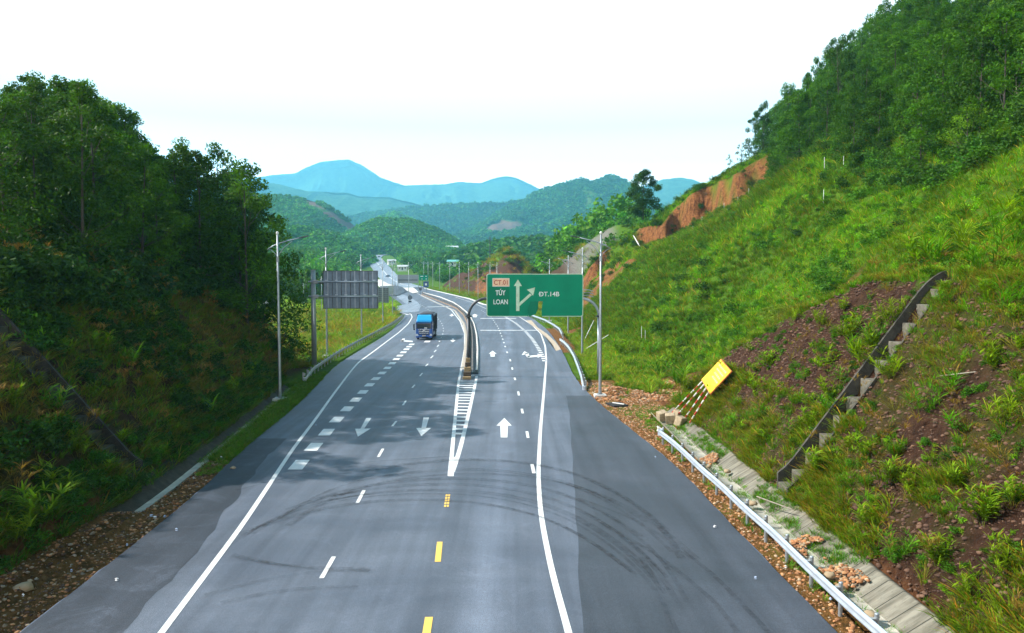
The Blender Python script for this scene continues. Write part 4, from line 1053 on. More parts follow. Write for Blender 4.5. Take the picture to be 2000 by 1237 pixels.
# left bank, shaded
lb = lambda x, Y, z: (x < FLs(Y) - 1.5) & (x > FLs(Y) - 22)
P = slope_points(40000, -42, -15, 14, 84, lambda x, Y, z: lb(x, Y, z) & (fbm(x * .3, Y * .3, 80) > -.35), 48)[:10000]
scatter('left_bank_grass', G1[:3] + G3 + G2[:1], P, .7 + .7 * gr.rand(len(P)), tints(len(P), gr) * [.85, .85, .9], gr, M['blade'], tilt=.3)
P = slope_points(12000, -46, -15, 14, 84, lambda x, Y, z: (x < FLs(Y) - 1.6 - 7 * gr.rand(len(x))) & (fbm(x * .25, Y * .25, 85) > -.02), 49)[:2300]
scatter('left_bank_undergrowth', BD[:3] + BU[:1], P, .6 + .7 * gr.rand(len(P)), tints(len(P), gr, .3) * .8, gr, M['leaf_far'])
P = slope_points(9000, -48, -20, 18, 86, lambda x, Y, z: (x < FLs(Y) - 7.5) & (x > FLs(Y) - 17), 59)[:420]
scatter('wood_understorey', BD[:4], P, 1.2 + 1.0 * gr.rand(len(P)), tints(len(P), gr, .3) * .8, gr, M['leaf_far'])
P = slope_points(5000, -22, -14, 14, 68, lambda x, Y, z: (x < FLs(Y) - .75) & (x > FLs(Y) - 2.1), 65)[:1300]; P[:, 2] = np.maximum(P[:, 2], zr(P[:, 1]) + .15)
scatter('overhanging_weeds', G2[:3] + G1[:2] + G3[:1], P, .7 + .6 * gr.rand(len(P)), tints(len(P), gr) * [.8, .85, .9], gr, M['blade'], tilt=.35)
P = slope_points(5000, -22, -14, 14, 68, lambda x, Y, z: (x < FLs(Y) - .9) & (x > FLs(Y) - 2.4), 66)[:420]; P[:, 2] = np.maximum(P[:, 2], zr(P[:, 1]) + .2)
scatter('overhanging_shrubs', BD[:2] + BU[:2], P, .35 + .4 * gr.rand(len(P)), tints(len(P), gr), gr, M['leaf_far'])
P = slope_points(9000, -22, -13, 39, 70, lambda x, Y, z: (x < E_L(Y) - .05) & (x > FLs(Y) - .45) & (fbm(x * .5, Y * .5, 88) > -.6), 67)[:2400]
scatter('ditch_side_grass', G1, P, .5 + .4 * gr.rand(len(P)), tints(len(P), gr) * [.85, .9, .9], gr, M['blade'])
PLM = []
for k in range(4):
    V1, F1, C1 = blades(gr, 16, .8, .5, .02, .6, .5, (0.10, 0.11, 0.03), .6, .1)
    n_ = 5; VV, FF, CC = [V1], [F1], [C1]; off = len(V1)
    for q in range(n_):
        a = gr.rand() * 6.28; h_ = 1.1 + .5 * gr.rand(); b_ = np.array([.45 * math.cos(a) * gr.rand(), .45 * math.sin(a) * gr.rand(), h_])
        VV.append(np.array([[-.006, 0, 0], [.006, 0, 0], b_])); FF.append(np.array([[0, 1, 2]]) + off); CC.append(np.tile([[.16, .11, .05]], (3, 1))); off += 3
        V2, F2, C2 = blades(gr, 12, .34, .1, .016, .5, .7, (0.17, 0.09, 0.055), .3, .01); V2 = V2 + b_ * .88; VV.append(V2); FF.append(F2 + off); CC.append(C2); off += len(V2)
    PLM.append((np.concatenate(VV), np.concatenate(FF), np.concatenate(CC)))
P = slope_points(9000, -42, -15, 16, 84, lambda x, Y, z: lb(x, Y, z) & (fbm(x * .3, Y * .3, 86) > -.1), 58)[:480]
scatter('left_bank_plume_grass', PLM, P, .8 + .6 * gr.rand(len(P)), tints(len(P), gr), gr, M['blade'], tilt=.25)
P = slope_points(5000, 11.6, 24, 14, 56, lambda x, Y, z: onbank(x, Y, z), 68)[:110]
scatter('right_bank_plume_grass', PLM, P, .5 + .5 * gr.rand(len(P)), tints(len(P), gr) * [1.0, 1.1, .8], gr, M['blade'], tilt=.3)
# strip of short grass between the ditch and the left shoulder
P = slope_points(7000, -22, -13, 36, 76, lambda x, Y, z: (x < E_L(Y) - .05) & (x > FLs(Y) + .4 - .0 * Y), 50)
scatter('shoulder_grass', G1, P, .32 + .3 * gr.rand(len(P)), tints(len(P), gr) * [.85, .9, .9], gr, M['blade'])
# rough grass falling away beyond the left guardrail
P = slope_points(60000, -95, -19, 76, 196, lambda x, Y, z: (x < E_L(Y) - 1.7), 51)
P = P[gr.rand(len(P)) < np.clip(70 / P[:, 1], .3, 1)][:12000]
bright = np.where(fbm(P[:, 0] * .12, P[:, 1] * .12, 81)[:, None] > 0, [[1.5, 1.15, .9]], [[1.15, 1.2, .9]])
scatter('rough_grass', G1[:3] + G2[:2] + G3[:1], P, (.8 + .7 * gr.rand(len(P))) * np.clip(P[:, 1] / 70, 1, 2), tints(len(P), gr) * bright, gr, M['blade'])
P = slope_points(9000, -110, -24, 202, 235, lambda x, Y, z: (x < E_L(Y) - 3), 52)[:2500]
scatter('bright_grass', G2[:3], P, 2.2 + .8 * gr.rand(len(P)), tints(len(P), gr) * [1.3, 1.4, .9], gr, M['blade'])
P = slope_points(16000, -50, 25, 205, 340, lambda x, Y, z: (x > E_R(Y) + 4.5) & (clay_mask(x, Y).max(1) < .75), 53)[:3500]
scatter('knoll_grass', G2[:2] + G3[:2] + G1[:1], P, 1.9 + .9 * gr.rand(len(P)), tints(len(P), gr) * [1.3, 1.05, .9], gr, M['blade'])
# grass along verge of right carriageway far side
P = slope_points(9000, -60, 10, 170, 420, lambda x, Y, z: (x > E_R(Y) + 1.5) & (x < E_R(Y) + 7), 54)[:1600]
scatter('roadside_grass', G1[:3], P, 1.6 + .5 * gr.rand(len(P)), tints(len(P), gr) * [1.4, 1.2, .9], gr, M['blade'])
# weeds in and beside the right ditch
P = slope_points(900, 8.6, 11.3, 16, 52, lambda x, Y, z: (x > E_R(Y) + .5) & (fbm(x * .8, Y * .35, 82) > .0), 55)
P[:, 2] = np.maximum(P[:, 2], -.25)
P2 = slope_points(1400, 10.6, 11.6, 14, 52, lambda x, Y, z: fbm(x * .8, Y * .35, 84) > -.05, 69); P2[:, 2] = .02 + (P2[:, 0] - 10.9) * .6; P = np.concatenate([P, P2])
scatter('ditch_weeds', G1, P, .3 + .4 * gr.rand(len(P)), tints(len(P), gr) * [.8, 1, 1], gr, M['blade'])

# conspicuous reed clumps, each a plant of its own
def reeds(pix, label, group, rng, s0, s1, seed=0):
    proto = [None] * len(RE)
    for q in pix:
        p = hit(*q, 12) if len(q) == 2 else q; k = rng.randint(len(RE))
        if proto[k] is None:
            V, F, C = RE[k]; o = new_mesh_obj('reed_clump', V, F, M['blade'], C); proto[k] = o
        else: o = proto[k].copy(); scene.collection.objects.link(o)
        s = s0 + (s1 - s0) * rng.rand(); o.location = (p[0], p[1], p[2] - .05); o.scale = (s, s, s); o.rotation_euler = (0, 0, rng.rand() * 6.28)
        tag(o, label, 'grass clump', group)
reeds([(1795,525),(1830,520),(1760,500),(1900,520),(1930,540),(1985,460),(1960,500),(1875,500)], 'bright green reed clump growing on the bench above the top of the stepped drain', 'reeds above the stepped drain', gr, 1.3, 2.0)
reeds([(1690,745),(1715,720),(1735,760),(1700,690),(1640,760),(1670,700),(1610,720),(1655,670),(1745,650)], 'broad-leaved reed clump overhanging the middle of the stepped drain', 'reeds over the stepped drain', gr, .9, 1.4)
reeds([(1560,800),(1520,780),(1500,720),(1480,830),(1540,860),(1600,640),(1440,800),(1420,850),(1460,760),(1385,800),(1490,770)], 'green reed clump on the bank between the yellow board and the stepped drain', 'reeds left of the stepped drain', gr, .7, 1.2)
reeds([(1620,830),(1650,960),(1600,930),(1690,900),(1740,960),(1800,830),(1850,790),(1870,860),(1960,840),(1990,700),(1780,980),(1880,960),(1920,1030),(1700,1020),(1750,1100),(1830,1110),(1890,1170),(1960,1130),(1985,1000),(1940,720),(1820,910),(1670,1080),(1930,590),(1880,650),(1980,600)],
      'green reed clump on the bare brown bank right of the stepped drain', 'reeds right of the stepped drain', gr, .6, 1.15)
reeds([(1347,792),(1356,803),(1338,800),(1366,785),(1328,795)], 'green reed clump hiding the striped legs of the yellow board', 'reeds at the legs of the yellow board', gr, .8, 1.15)
reeds([(1225,720),(1255,730),(1290,735),(1310,720),(1270,700),(1240,695),(1320,745),(1300,690),(1210,700),(1345,775),(1325,760)], 'tall thick reed clump in the flat ground right of the lamp post', 'reeds beside the lamp post', gr, 1.3, 2.3)
_p = slope_points(900, 11.8, 19, 17, 48, lambda x, Y, z: (z < M_spur(Y)) & (np.abs(Y - 31.7) > 1.2), 73)[:34]
reeds([tuple(q) for q in _p], 'low pale green reed tuft among the weeds of the right cut bank', 'low reed tufts on the right bank', gr, .5, .95)
reeds([(25,640),(75,760),(110,820),(200,700),(260,640),(35,560),(100,600),(150,650),(60,680),(130,700),(210,640),(250,720),(180,780),(300,760),(350,700),(60,740),(20,800),(90,860),(160,900),(230,870),(330,850),(400,820),(450,780),(480,740),(380,640),(420,690),(500,720),(60,1040),(30,1080),(120,980),(200,940),(310,900),(440,640),(280,650),(520,690)],
      'long-leaved reed clump on the shaded left cut bank', 'reeds on the left bank', gr, .9, 1.5)

# ------------------------------------------------------------------ guardrails
def road_xy(pts):
    P = []
    for p in pts:
        q = gp(*p) if len(p) == 2 else np.array(p); P.append(q[:2])
    return np.array(P, float)
def resample(P, step):
    t = np.r_[0, np.cumsum(np.hypot(*np.diff(P, axis=0).T))]; n = max(int(round(t[-1] / step)), 1); tt = np.linspace(0, t[-1], n + 1)
    Q = np.stack([np.interp(tt, t, P[:, i]) for i in range(2)], -1)
    for _ in range(3):
        if len(Q) > 2: Q[1:-1] = (Q[:-2] + 2 * Q[1:-1] + Q[2:]) / 4
    return Q
WPROF = [(-.04, -.155), (.045, -.10), (.045, -.05), (-.03, -.0), (.045, .05), (.045, .10), (-.04, .155)]
def guardrail(P, label, side=1, step=2.0, zf=None, matr='rail', top=.62, post_h=.80, end=True, post_mat='steel', group='guardrails along the road', flare=False, blocks=True):
    Q = resample(P, step); root = empty('guardrail', (Q[0, 0], Q[0, 1], 0)); tag(root, label, 'guardrail', group); O = Vector(root.location)
    zf = zf or (lambda x, y: float(zr(y)))
    d = np.gradient(Q, axis=0) if len(Q) > 1 else np.array([[0, 1]]); d /= np.linalg.norm(d, axis=1)[:, None]; N = np.stack([d[:, 1], -d[:, 0]], -1) * side
    V = []; fine = resample(P, .7); df = np.gradient(fine, axis=0); df /= np.linalg.norm(df, axis=1)[:, None]; Nf = np.stack([df[:, 1], -df[:, 0]], -1) * side
    for q, n in zip(fine, Nf):
        z = zf(*q) + top
        if flare: z -= .45 * float(np.clip(1 - np.hypot(*(q - Q[0])) / 4.0, 0, 1))
        for o, h in WPROF: V.append((q[0] + n[0] * o - O.x, q[1] + n[1] * o - O.y, z + h))
    V = np.array(V); Vb = V - np.repeat(np.c_[Nf, np.zeros(len(Nf))] * .012, len(WPROF), 0)
    F = grid_faces(len(fine), len(WPROF)); F = np.concatenate([F, F[:, ::-1] + len(V)])
    new_mesh_obj('rail', np.concatenate([V, Vb]), F, M[matr], parent=root)
    pm = MB().box((0, 0, (post_h - .25) / 2), (.115, .115, post_h + .25)); 
    me = None; bl = None
    for i, (q, n) in enumerate(zip(Q, N)):
        z = zf(*q); loc = (q[0] - n[0] * .23 - O.x, q[1] - n[1] * .23 - O.y, z)
        if me is None:
            pb = MB().tube([(0, 0, -.25), (0, 0, post_h), (0, 0, post_h + .02)], [.062, .062, .045], 10); po = pb.build('post', M[post_mat], root, smooth=False); me = po.data
            po.location = loc
        else:
            po = bpy.data.objects.new('post', me); scene.collection.objects.link(po); po.parent = root; po.location = loc
        if blocks:
            if bl is None:
                b = MB().box((0, 0, 0), (.15, .12, .26)).build('spacer', M['rail_dull'], root); bl = b.data
            else:
                b = bpy.data.objects.new('spacer', bl); scene.collection.objects.link(b); b.parent = root
            b.location = (q[0] - n[0] * .105 - O.x, q[1] - n[1] * .105 - O.y, z + top); b.rotation_euler = (0, 0, math.atan2(n[1], n[0]))
    if end:
        q = Q[0]; n = N[0]; dd = d[0]; z = zf(*q) + top - (.45 if flare else 0)
        MB().tube([(q[0] - O.x - n[0] * .1, q[1] - O.y, z - .16), (q[0] - O.x - n[0] * .1, q[1] - O.y, z + .16)], .17, 12).build('end_cap', M['rail'], root)
    return root
guardrail(road_xy([(1287,866),(1312,886),(1338,911),(1369,944),(1407,978),(1452,1025),(1507,1075),(1576,1149),(1662,1235),(1780,1345)]), 'new shiny guardrail on the right between the dark asphalt edge and the lined ditch', side=1, step=2.05, group=None, post_mat='steel', post_h=.86)
guardrail(road_xy([(597,745),(622,727),(656,702),(698,677),(747,650),(775,633),(789,620)]), 'weathered guardrail along the left carriageway above the rough grass', side=1, step=2.0, matr='rail_dull', post_mat='rail_dull', flare=True)
guardrail(road_xy([(1139,762),(1128,728),(1120,706),(1110,688),(1101,678),(1093,672)]), 'short pale guardrail at the right shoulder with its end in the grass', side=-1, matr='rail', flare=True)
guardrail(road_xy([(1097,661),(1092,650),(1080,641),(1063,631),(1045,624),(1025,617)]), 'curved pale guardrail on the right verge below the green direction sign', side=-1, matr='rail', end=False)
tp = np.array([(-112, 205.6), (-85, 206.6), (-60, 206.2), (-44, 204.5)], float)
guardrail(tp, 'pale guardrail of the side road in the valley', side=-1, zf=lambda x, y: float(left_z(np.array([x]), np.array([y]))[0]), step=4, end=False, blocks=False)
# median barrier: low dusty wall with a worn guardrail on it
med = road_xy([(911,738),(912.5,715),(914,690),(915.5,665),(915.5,645),(913,630),(906,616),(893,604),(878,597),(860,590),(840,582),(824,576)])
mq = resample(med, 1.2)
mroot = empty('median_barrier', (mq[0, 0], mq[0, 1], 0)); tag(mroot, 'long dusty brown median wall topped with a worn dark guardrail between the carriageways', 'barrier')
O = Vector(mroot.location); dq = np.gradient(mq, axis=0); dq /= np.linalg.norm(dq, axis=1)[:, None]; nq = np.stack([dq[:, 1], -dq[:, 0]], -1)
sec = [(-.24, -.05), (-.18, .34), (-.15, .36), (.15, .36), (.18, .34), (.24, -.05)]
V = np.array([(q[0] + n[0] * o - O.x, q[1] + n[1] * o - O.y, float(zr(q[1])) + h) for q, n in zip(mq, nq) for o, h in sec]); new_mesh_obj('wall', V, grid_faces(len(mq), len(sec)), M['rust'], parent=mroot)
for sgn in (-1, 1):
    V = np.array([(q[0] + n[0] * sgn * (.10 + o) - O.x, q[1] + n[1] * sgn * (.10 + o) - O.y, float(zr(q[1])) + .86 + h) for q, n in zip(mq, nq) for o, h in WPROF])
    new_mesh_obj('rail', V, grid_faces(len(mq), len(WPROF)), M['worn_rail'], parent=mroot)
pmesh = None
for i in range(0, len(mq), 3):
    q = mq[i]; z = float(zr(q[1]))
    if i / 3 >= 98: break
    if pmesh is None: po = MB().box((0, 0, .35), (.12, .12, 1.25)).build('post', M['dark_steel'], mroot); pmesh = po.data
    else: po = bpy.data.objects.new('post', pmesh); scene.collection.objects.link(po); po.parent = mroot
    po.location = (q[0] - O.x, q[1] - O.y, z + .2)
# pale kerbs on either side of the median
def kerb(name, pts, w, h, mat_, step=1.0):
    Q = resample(road_xy(pts), step); d = np.gradient(Q, axis=0); d /= np.linalg.norm(d, axis=1)[:, None]; N = np.stack([d[:, 1], -d[:, 0]], -1)
    s = [(-w / 2, 0), (-w / 2 * .9, h), (w / 2 * .9, h), (w / 2, 0)]
    V = np.array([(q[0] + n[0] * o, q[1] + n[1] * o, float(zr(q[1])) + z) for q, n in zip(Q, N) for o, z in s]); return tag(new_mesh_obj(name, V, grid_faces(len(Q), 4), mat_), kind='structure')
kerb('median_kerb', [(931,727),(932.5,700),(933,682),(931,655),(926,634),(919,620),(912,611),(900,601),(886,591.5),(860,581),(826,572)], .26, .20, M['kerb'])
kerb('median_dust_strip', [(905,722),(909.5,690),(911.5,660),(906,632),(889,607),(864,596.5),(843,587.5),(822,577.5)], .55, .022, mat('tan_dust', (.40, .36, .31), .95, noise=.2, nscale=1.5, bump=.3))
kerb('median_fill', [(922,730),(923.5,700),(924.5,680),(924,655),(919,634),(914,623)], 1.2, .10, mat('dark_fill', (.16, .15, .145), .95, noise=.35, nscale=2, bump=.4))
kerb('verge_kerb', [(1000,607),(943,594.4),(920,584.8),(886,576.6),(860,570.6),(840,566),(816,558.5)], .8, .12, M['kerb'], 2)
# banded crash cushion at the nose of the median
nose = gp(911.5, 742); cr_ = empty('crash_cushion', nose); tag(cr_, 'brown and tan banded crash cushion at the nose of the median', 'crash cushion')
tan = mat('tan_band', (.34, .24, .12), .7, noise=.2); brn = mat('brown_band', (.085, .06, .04), .7, noise=.2)
for i in range(5):
    w = .78 - .09 * i
    MB().box((0, .35 + .55 * i, .12 + .19 * i), (w, .5, .24 + .38 * i)).build('band', tan if i % 2 == 0 else brn, cr_, bevel=.03)

# ------------------------------------------------------------------ street lamps
def lamp_proto():
    root = empty('street_lamp', (0, 0, 0))
    MB().tube([(0, 0, 0), (0, 0, .5), (0, 0, 6), (0, 0, 12.7)], [.135, .125, .10, .065], 10, True).build('pole', M['steel'], root, smooth=True)
    MB().box((0, 0, .02), (.5, .5, .05)).build('base_plate', M['steel'], root)
    MB().box((0, 0, -.2), (.95, .95, .42)).build('footing', M['kerb'], root, bevel=.03)
    MB().tube([(-.80, 0, 11.55), (-.3, 0, 11.86), (.2, 0, 12.06), (1.0, 0, 12.28), (1.75, 0, 12.46)], [.04, .045, .045, .04, .035], 8).build('arm', M['steel'], root, smooth=True)
    MB().tube([(0, 0, 10.9), (.18, 0, 11.3), (.5, 0, 11.72), (1.15, 0, 12.2)], [.03] * 4, 6).tube([(0, 0, 10.9), (-.16, 0, 11.2), (-.45, 0, 11.48), (-.70, 0, 11.58)], [.03] * 4, 6).build('brace', M['steel'], root, smooth=True)
    hd = MB().box((2.05, 0, 12.52), (.72, .24, .08), m=Matrix.Rotation(R(-12), 3, 'Y')).build('lamp_head', M['dark_steel'], root, bevel=.03)
    MB().ball((0, 0, 12.82), .12).build('finial', M['white'], root, smooth=True)
    MB().tube([(0, 0, 10.6), (0, 0, 11.0)], [.11, .11], 10).build('collar', M['steel'], root)
    index_kids(root); return root
LP = lamp_proto(); lamp_used = [False]
def lamp(p, rz, label, s=1.0, group='street lamps along the highway', z=None):
    o = LP if not lamp_used[0] else copy_tree(LP); lamp_used[0] = True
    o.location = (p[0], p[1], p[2]); o.rotation_euler = (0, 0, rz); o.scale = (s, s, s); tag(o, label, 'street lamp', group); return o
lamp(gp(547, 778) + [0, 0, .02], 0, 'nearest street lamp on the left, standing on a pad beside the shaded bank')
lamp(gp(1172, 773) + [0, 0, .10], math.pi, 'nearest street lamp on the right, footed in orange spoil')
lamp(gp(639, 694), 0, 'street lamp rising behind the left end of the grey sign back')
lamp(gp(706.5, 657), 0, 'street lamp whose head shows just above the middle of the grey sign back')
lamp(gp(1137, 694), math.pi, 'second street lamp on the right, just past the end of the short guardrail')
lamp(gp(1109.5, 652), math.pi, 'third street lamp on the right, passing behind the green direction sign')
lamp(at_depth(1073, 612, 160) * [1, 1, 0] + [0, 0, .2], math.pi, 'fourth street lamp on the right, only its head showing above the green sign')
lamp(gp(748, 635), 0, 'street lamp at the right end of the grey sign back')
lamp(gp(767, 618), 0, 'street lamp in the grass beside the triangular sign')
lamp(gp(798.5, 594), 0, 'street lamp on the grass point next to the round road sign')
row = [(962,593),(949,588.5),(926,584),(908.5,578),(890.5,574.5),(872.5,570),(853,566.5),(840,562.5),(831,559.5),(823,556)]
nm_ = ['nearest, at the green sign edge', 'second', 'third', 'fourth', 'fifth', 'sixth', 'seventh', 'eighth', 'ninth', 'farthest']
for k, q in enumerate(row):
    lamp(gp(*q) + [1.4, 0, 0], math.pi if k else math.pi, 'lamp before the brown knoll, %s of row' % nm_[k], group='street lamps in front of the knoll')
for k, (px, py, ss) in enumerate([(593.5, 593, .55), (628.5, 607, .72), (509, 583, .45), (536, 600, .5), (582, 584, .40), (584.8, 587, .42), (771.8, 583, .9)]):
    Yd = [215, 197, 228, 205, 240, 236, 262][k]; q = at_depth(px, py, Yd); x, Y = q[0], q[1]; z = float(ground_z(np.array([x]), np.array([Y]))[0])
    lamp((x, Y, z), 0, ['street lamp standing on the verge left of the grey sign post', 'street lamp between the grey sign post and its panel', 'small far street lamp beside the dark wood edge', 'far street lamp at the left end of the side road', 'left of two small far lamps close together', 'right of two small far lamps close together', 'street lamp behind the grid-backed boards'][k], ss, 'street lamps of the side road')

# ------------------------------------------------------------------ green direction sign on its gantry
Yg = 75.0
pl = gp(914.5, 735); prr = gp(1170, 727)
def X_at(px, Y): return (px - 1000) / FPX * Y * (1 + 0.002)
gy = pl[1]; xl_, xr_ = X_at(915.0, gy) + .02, X_at(1170, gy)
zt = CAMH - (583 - 540) / FPX * gy * 1.0; zs = CAMH - (618 - 540) / FPX * gy
gan = empty('sign_gantry', (xl_, gy, 0)); tag(gan, 'green overhead direction sign on an arched gantry above the right carriageway', 'road sign')
def gx(px): return X_at(px, gy) - xl_
def gz(py): return CAMH - (py - 540) / FPX * gy
W = xr_ - xl_
for sx, x0 in ((1, 0.0), (-1, W)):
    pb = MB().tube([(x0, 0, 0), (x0, 0, zs)], [.165, .15], 14); pb.build('post', M['dark_steel'] if sx == 1 else M['steel'], gan, smooth=True)
    r = 1.75; arc = [(x0 + sx * r * (1 - math.cos(a)), 0, zs + (zt - zs) * math.sin(a)) for a in np.linspace(0, math.pi / 2, 9)] + [(x0 + sx * (r + .35), 0, zt)]
    ab = MB().tube(arc, .13, 12)
    ao = ab.build('arch_arm', M['dark_steel'] if sx == 1 else M['steel'], gan, smooth=True)
    MB().tube([(x0, 0, zs - .08), (x0, 0, zs + .08)], .29, 16).build('flange', M['dark_steel'], gan)
    MB().box((x0, 0, .03), (.6, .6, .06)).build('base_plate', M['steel'], gan)
MB().tube([(1.9, .12, zt), (W - 1.9, .12, zt)], .12, 12).build('crossbeam', M['steel'], gan, smooth=True)
for dz in (.55, .28, .80):
    MB().tube([(gx(1120), .2, zt + dz), (gx(1150), .2, zt + dz), (gx(1159), .2, zt + dz - .15)], .05, 6).build('brace', M['steel'], gan)
pw0, pw1, ph0, ph1 = gx(950.5), gx(1138.5), gz(618.5), gz(535)
def px2(u): return gx(u)
# panel outline with the torn slot in its lower edge
def rounded(x0, x1, z0, z1, r, n=5):
    P = []
    for (cx, cz, a0) in ((x1 - r, z0 + r, -90), (x1 - r, z1 - r, 0), (x0 + r, z1 - r, 90), (x0 + r, z0 + r, 180)):
        P += [(cx + r * math.cos(R(a0 + 90 * k / n)), cz + r * math.sin(R(a0 + 90 * k / n))) for k in range(n + 1)]
    return P
body = rounded(pw0, pw1, ph0, ph1, .22)
sl = [(gx(1033.5), ph0), (gx(1034), gz(614)), (gx(1047), gz(610)), (gx(1052), gz(588.5)), (gx(1060), gz(588.5)), (gx(1057.5), gz(604)), (gx(1058), ph0)]
pan = MB()
left_p = [p for p in body if p[0] < (pw0 + pw1) / 2]; right_p = [p for p in body if p[0] >= (pw0 + pw1) / 2]
poly = [p for p in right_p] + [p for p in left_p] + [(gx(1030), ph0), sl[1], sl[2], sl[3], sl[4], sl[5], sl[6]]
pan.prism(poly, lambda u, v, t: (u, t, v), -.20, -.14)
panel = pan.build('sign_panel', M['green'], gan)
fr = MB()
bo = rounded(pw0 - .0, pw1 + .0, ph0 - .0, ph1 + .0, .22); bi = rounded(pw0 + .07, pw1 - .07, ph0 + .07, ph1 - .07, .17)
n = len(bo)
for k in range(n):
    a, b = k, (k + 1) % n
    if bo[a][1] < ph0 + .01 and bo[b][1] < ph0 + .01: continue
    fr.add([(bo[a][0], -.206, bo[a][1]), (bo[b][0], -.206, bo[b][1]), (bi[b][0], -.206, bi[b][1]), (bi[a][0], -.206, bi[a][1])], [(0, 1, 2, 3)])
for u0, u1 in ((pw0 + .22, gx(1030)), (gx(1059), pw1 - .22)): fr.add([(u0, -.206, ph0), (u1, -.206, ph0), (u1, -.206, ph0 + .06), (u0, -.206, ph0 + .06)], [(0, 1, 2, 3)])
fr.build('border', M['sign_arrow'], panel)
fl_ = MB().prism([(gx(1033), gz(618.5)), (gx(1046), gz(613.5)), (gx(1050.5), gz(603)), (gx(1051.5), gz(588.5)), (gx(1036), gz(589)), (gx(1030), gz(606))], lambda u, v, t: (u, t - .12 * (v < gz(604)), v), -.235, -.225)
fl_.build('torn_flap', M['green_patch'], panel)
MB().box(((gx(954) + gx(995)) / 2, -.204, (gz(560) + gz(616)) / 2), (gx(995) - gx(954), .004, gz(560) - gz(616))).build('overlay', M['green_patch'], panel)
def text(s, mat_, x, z, h, w, y=-.212, parent=None, name='lettering', offset=0.0):
    c = bpy.data.curves.new(name, 'FONT'); c.body = s; c.size = 1; c.extrude = 0.002; c.align_x = 'LEFT'; c.offset = offset
    o = bpy.data.objects.new(name, c); scene.collection.objects.link(o); bpy.context.view_layer.update()
    me = bpy.data.meshes.new_from_object(o.evaluated_get(bpy.context.evaluated_depsgraph_get())); bpy.data.objects.remove(o)
    co = np.array([v.co[:] for v in me.vertices]); mn, mxv = co.min(0), co.max(0)
    for v in me.vertices:
        v.co = Vector((x + (v.co.x - mn[0]) / (mxv[0] - mn[0]) * w, y - v.co.z, z + (v.co.y - mn[1]) / (mxv[1] - mn[1]) * h))
    me.materials.clear(); me.materials.append(mat_); o2 = bpy.data.objects.new(name, me); scene.collection.objects.link(o2)
    if parent is not None: o2.parent = parent
    return o2
def txt(s, m, u0, u1, v1, v0, off=0.012): return text(s, m, gx(u0), gz(v1), gz(v0) - gz(v1), gx(u1) - gx(u0), parent=panel, offset=off)
MB().box(((gx(962) + gx(995)) / 2, -.206, (gz(543.5) + gz(560)) / 2), (gx(995) - gx(962), .006, gz(543.5) - gz(560))).build('route_plate', M['peach'], panel)
for u0, u1, v0, v1 in ((962, 995, 543.5, 544.3), (962, 995, 559.2, 560), (962, 962.8, 543.5, 560), (994.2, 995, 543.5, 560)):
    MB().box(((gx(u0) + gx(u1)) / 2, -.210, (gz(v0) + gz(v1)) / 2), (gx(u1) - gx(u0), .004, abs(gz(v0) - gz(v1)))).build('plate_edge', M['sign_white'], panel)
txt('CT.01', M['red'], 965, 991.5, 556.5, 547.5, .012)
txt('TÚY', M['sign_white'], 968, 987.5, 577, 564.5, .025)
txt('LOAN', M['sign_white'], 964, 992, 594.5, 585, .018)
txt('DT.14B', M['sign_white'], 1053, 1092, 579, 570, .012)
MB().box((gx(1054.2), -.213, gz(574.4)), (gx(1056.8) - gx(1051.6), .006, .07)).build('lettering', M['sign_white'], panel)
ar = MB()
def flat(P): ar.prism([(gx(u), gz(v)) for u, v in P], lambda u, v, t: (u, t, v), -.216, -.210)
flat([(1008, 607.5), (1014.5, 607.5), (1014.5, 559), (1019.5, 559), (1011.5, 546), (1003.5, 559), (1008, 559)])
ar.prism([(gx(1014.5), gz(591)), (gx(1035), gz(573)), (gx(1038.5), gz(576.5)), (gx(1014.5), gz(598))], lambda u, v, t: (u, t, v), -.2155, -.2095)
ar.prism([(gx(1029), gz(566)), (gx(1045), gz(561.5)), (gx(1041), gz(578)), (gx(1036.5), gz(572.5))], lambda u, v, t: (u, t, v), -.2165, -.2105)
ar.build('arrows', M['sign_arrow'], panel)

# ------------------------------------------------------------------ grey cantilever sign seen from behind
b0 = gp(614, 716); sy = b0[1]
def sx_(px): return (px - 1000) / FPX * sy - b0[0]
def sz_(py): return CAMH - (py - 540) / FPX * sy
sg = empty('cantilever_sign', (b0[0], sy, -.1)); tag(sg, 'large grey road sign seen from behind on a thick cantilever post', 'road sign')
ZB = .1
MB().tube([(0, 0, 0), (0, 0, sz_(528) + ZB)], [.27, .23], 16).build('post', M['steel'], sg, smooth=True)
MB().box((0, 0, .04), (.9, .9, .08)).build('base_plate', M['steel'], sg)
MB().box((0, 0, -.3), (1.5, 1.5, .6)).build('footing', M['kerb'], sg, bevel=.04)
MB().tube([(0, 0, sz_(528) + ZB), (0, 0, sz_(527.3) + ZB)], .26, 16).build('cap', M['rail'], sg)
for py in (550.5, 579.0):
    MB().tube([(sx_(604), -.30, sz_(py) + ZB), (sx_(738.5), -.30, sz_(py) + ZB)], .085, 12).build('beam', M['rail'], sg, smooth=True)
    MB().box((sx_(618), -.22, sz_(py) + ZB), (.5, .3, .36)).build('clamp', M['steel'], sg)
    MB().tube([(sx_(615), -.1, sz_(py + 3) + ZB), (sx_(631), -.25, sz_(py + 3.5) + ZB)], .06, 8).build('brace', M['dark_steel'], sg)
x0, x1, z0, z1 = sx_(631), sx_(738.5), sz_(603) + ZB, sz_(529) + ZB
rows = [(sz_(549) + ZB, z1), (sz_(577.5) + ZB, sz_(549) + ZB), (z0, sz_(577.5) + ZB)]
pb = MB()
for a, b in rows: pb.box(((x0 + x1) / 2, 0.02, (a + b) / 2), (x1 - x0, .03, b - a - .012))
pnl = pb.build('panel', M['panel_back'], sg)
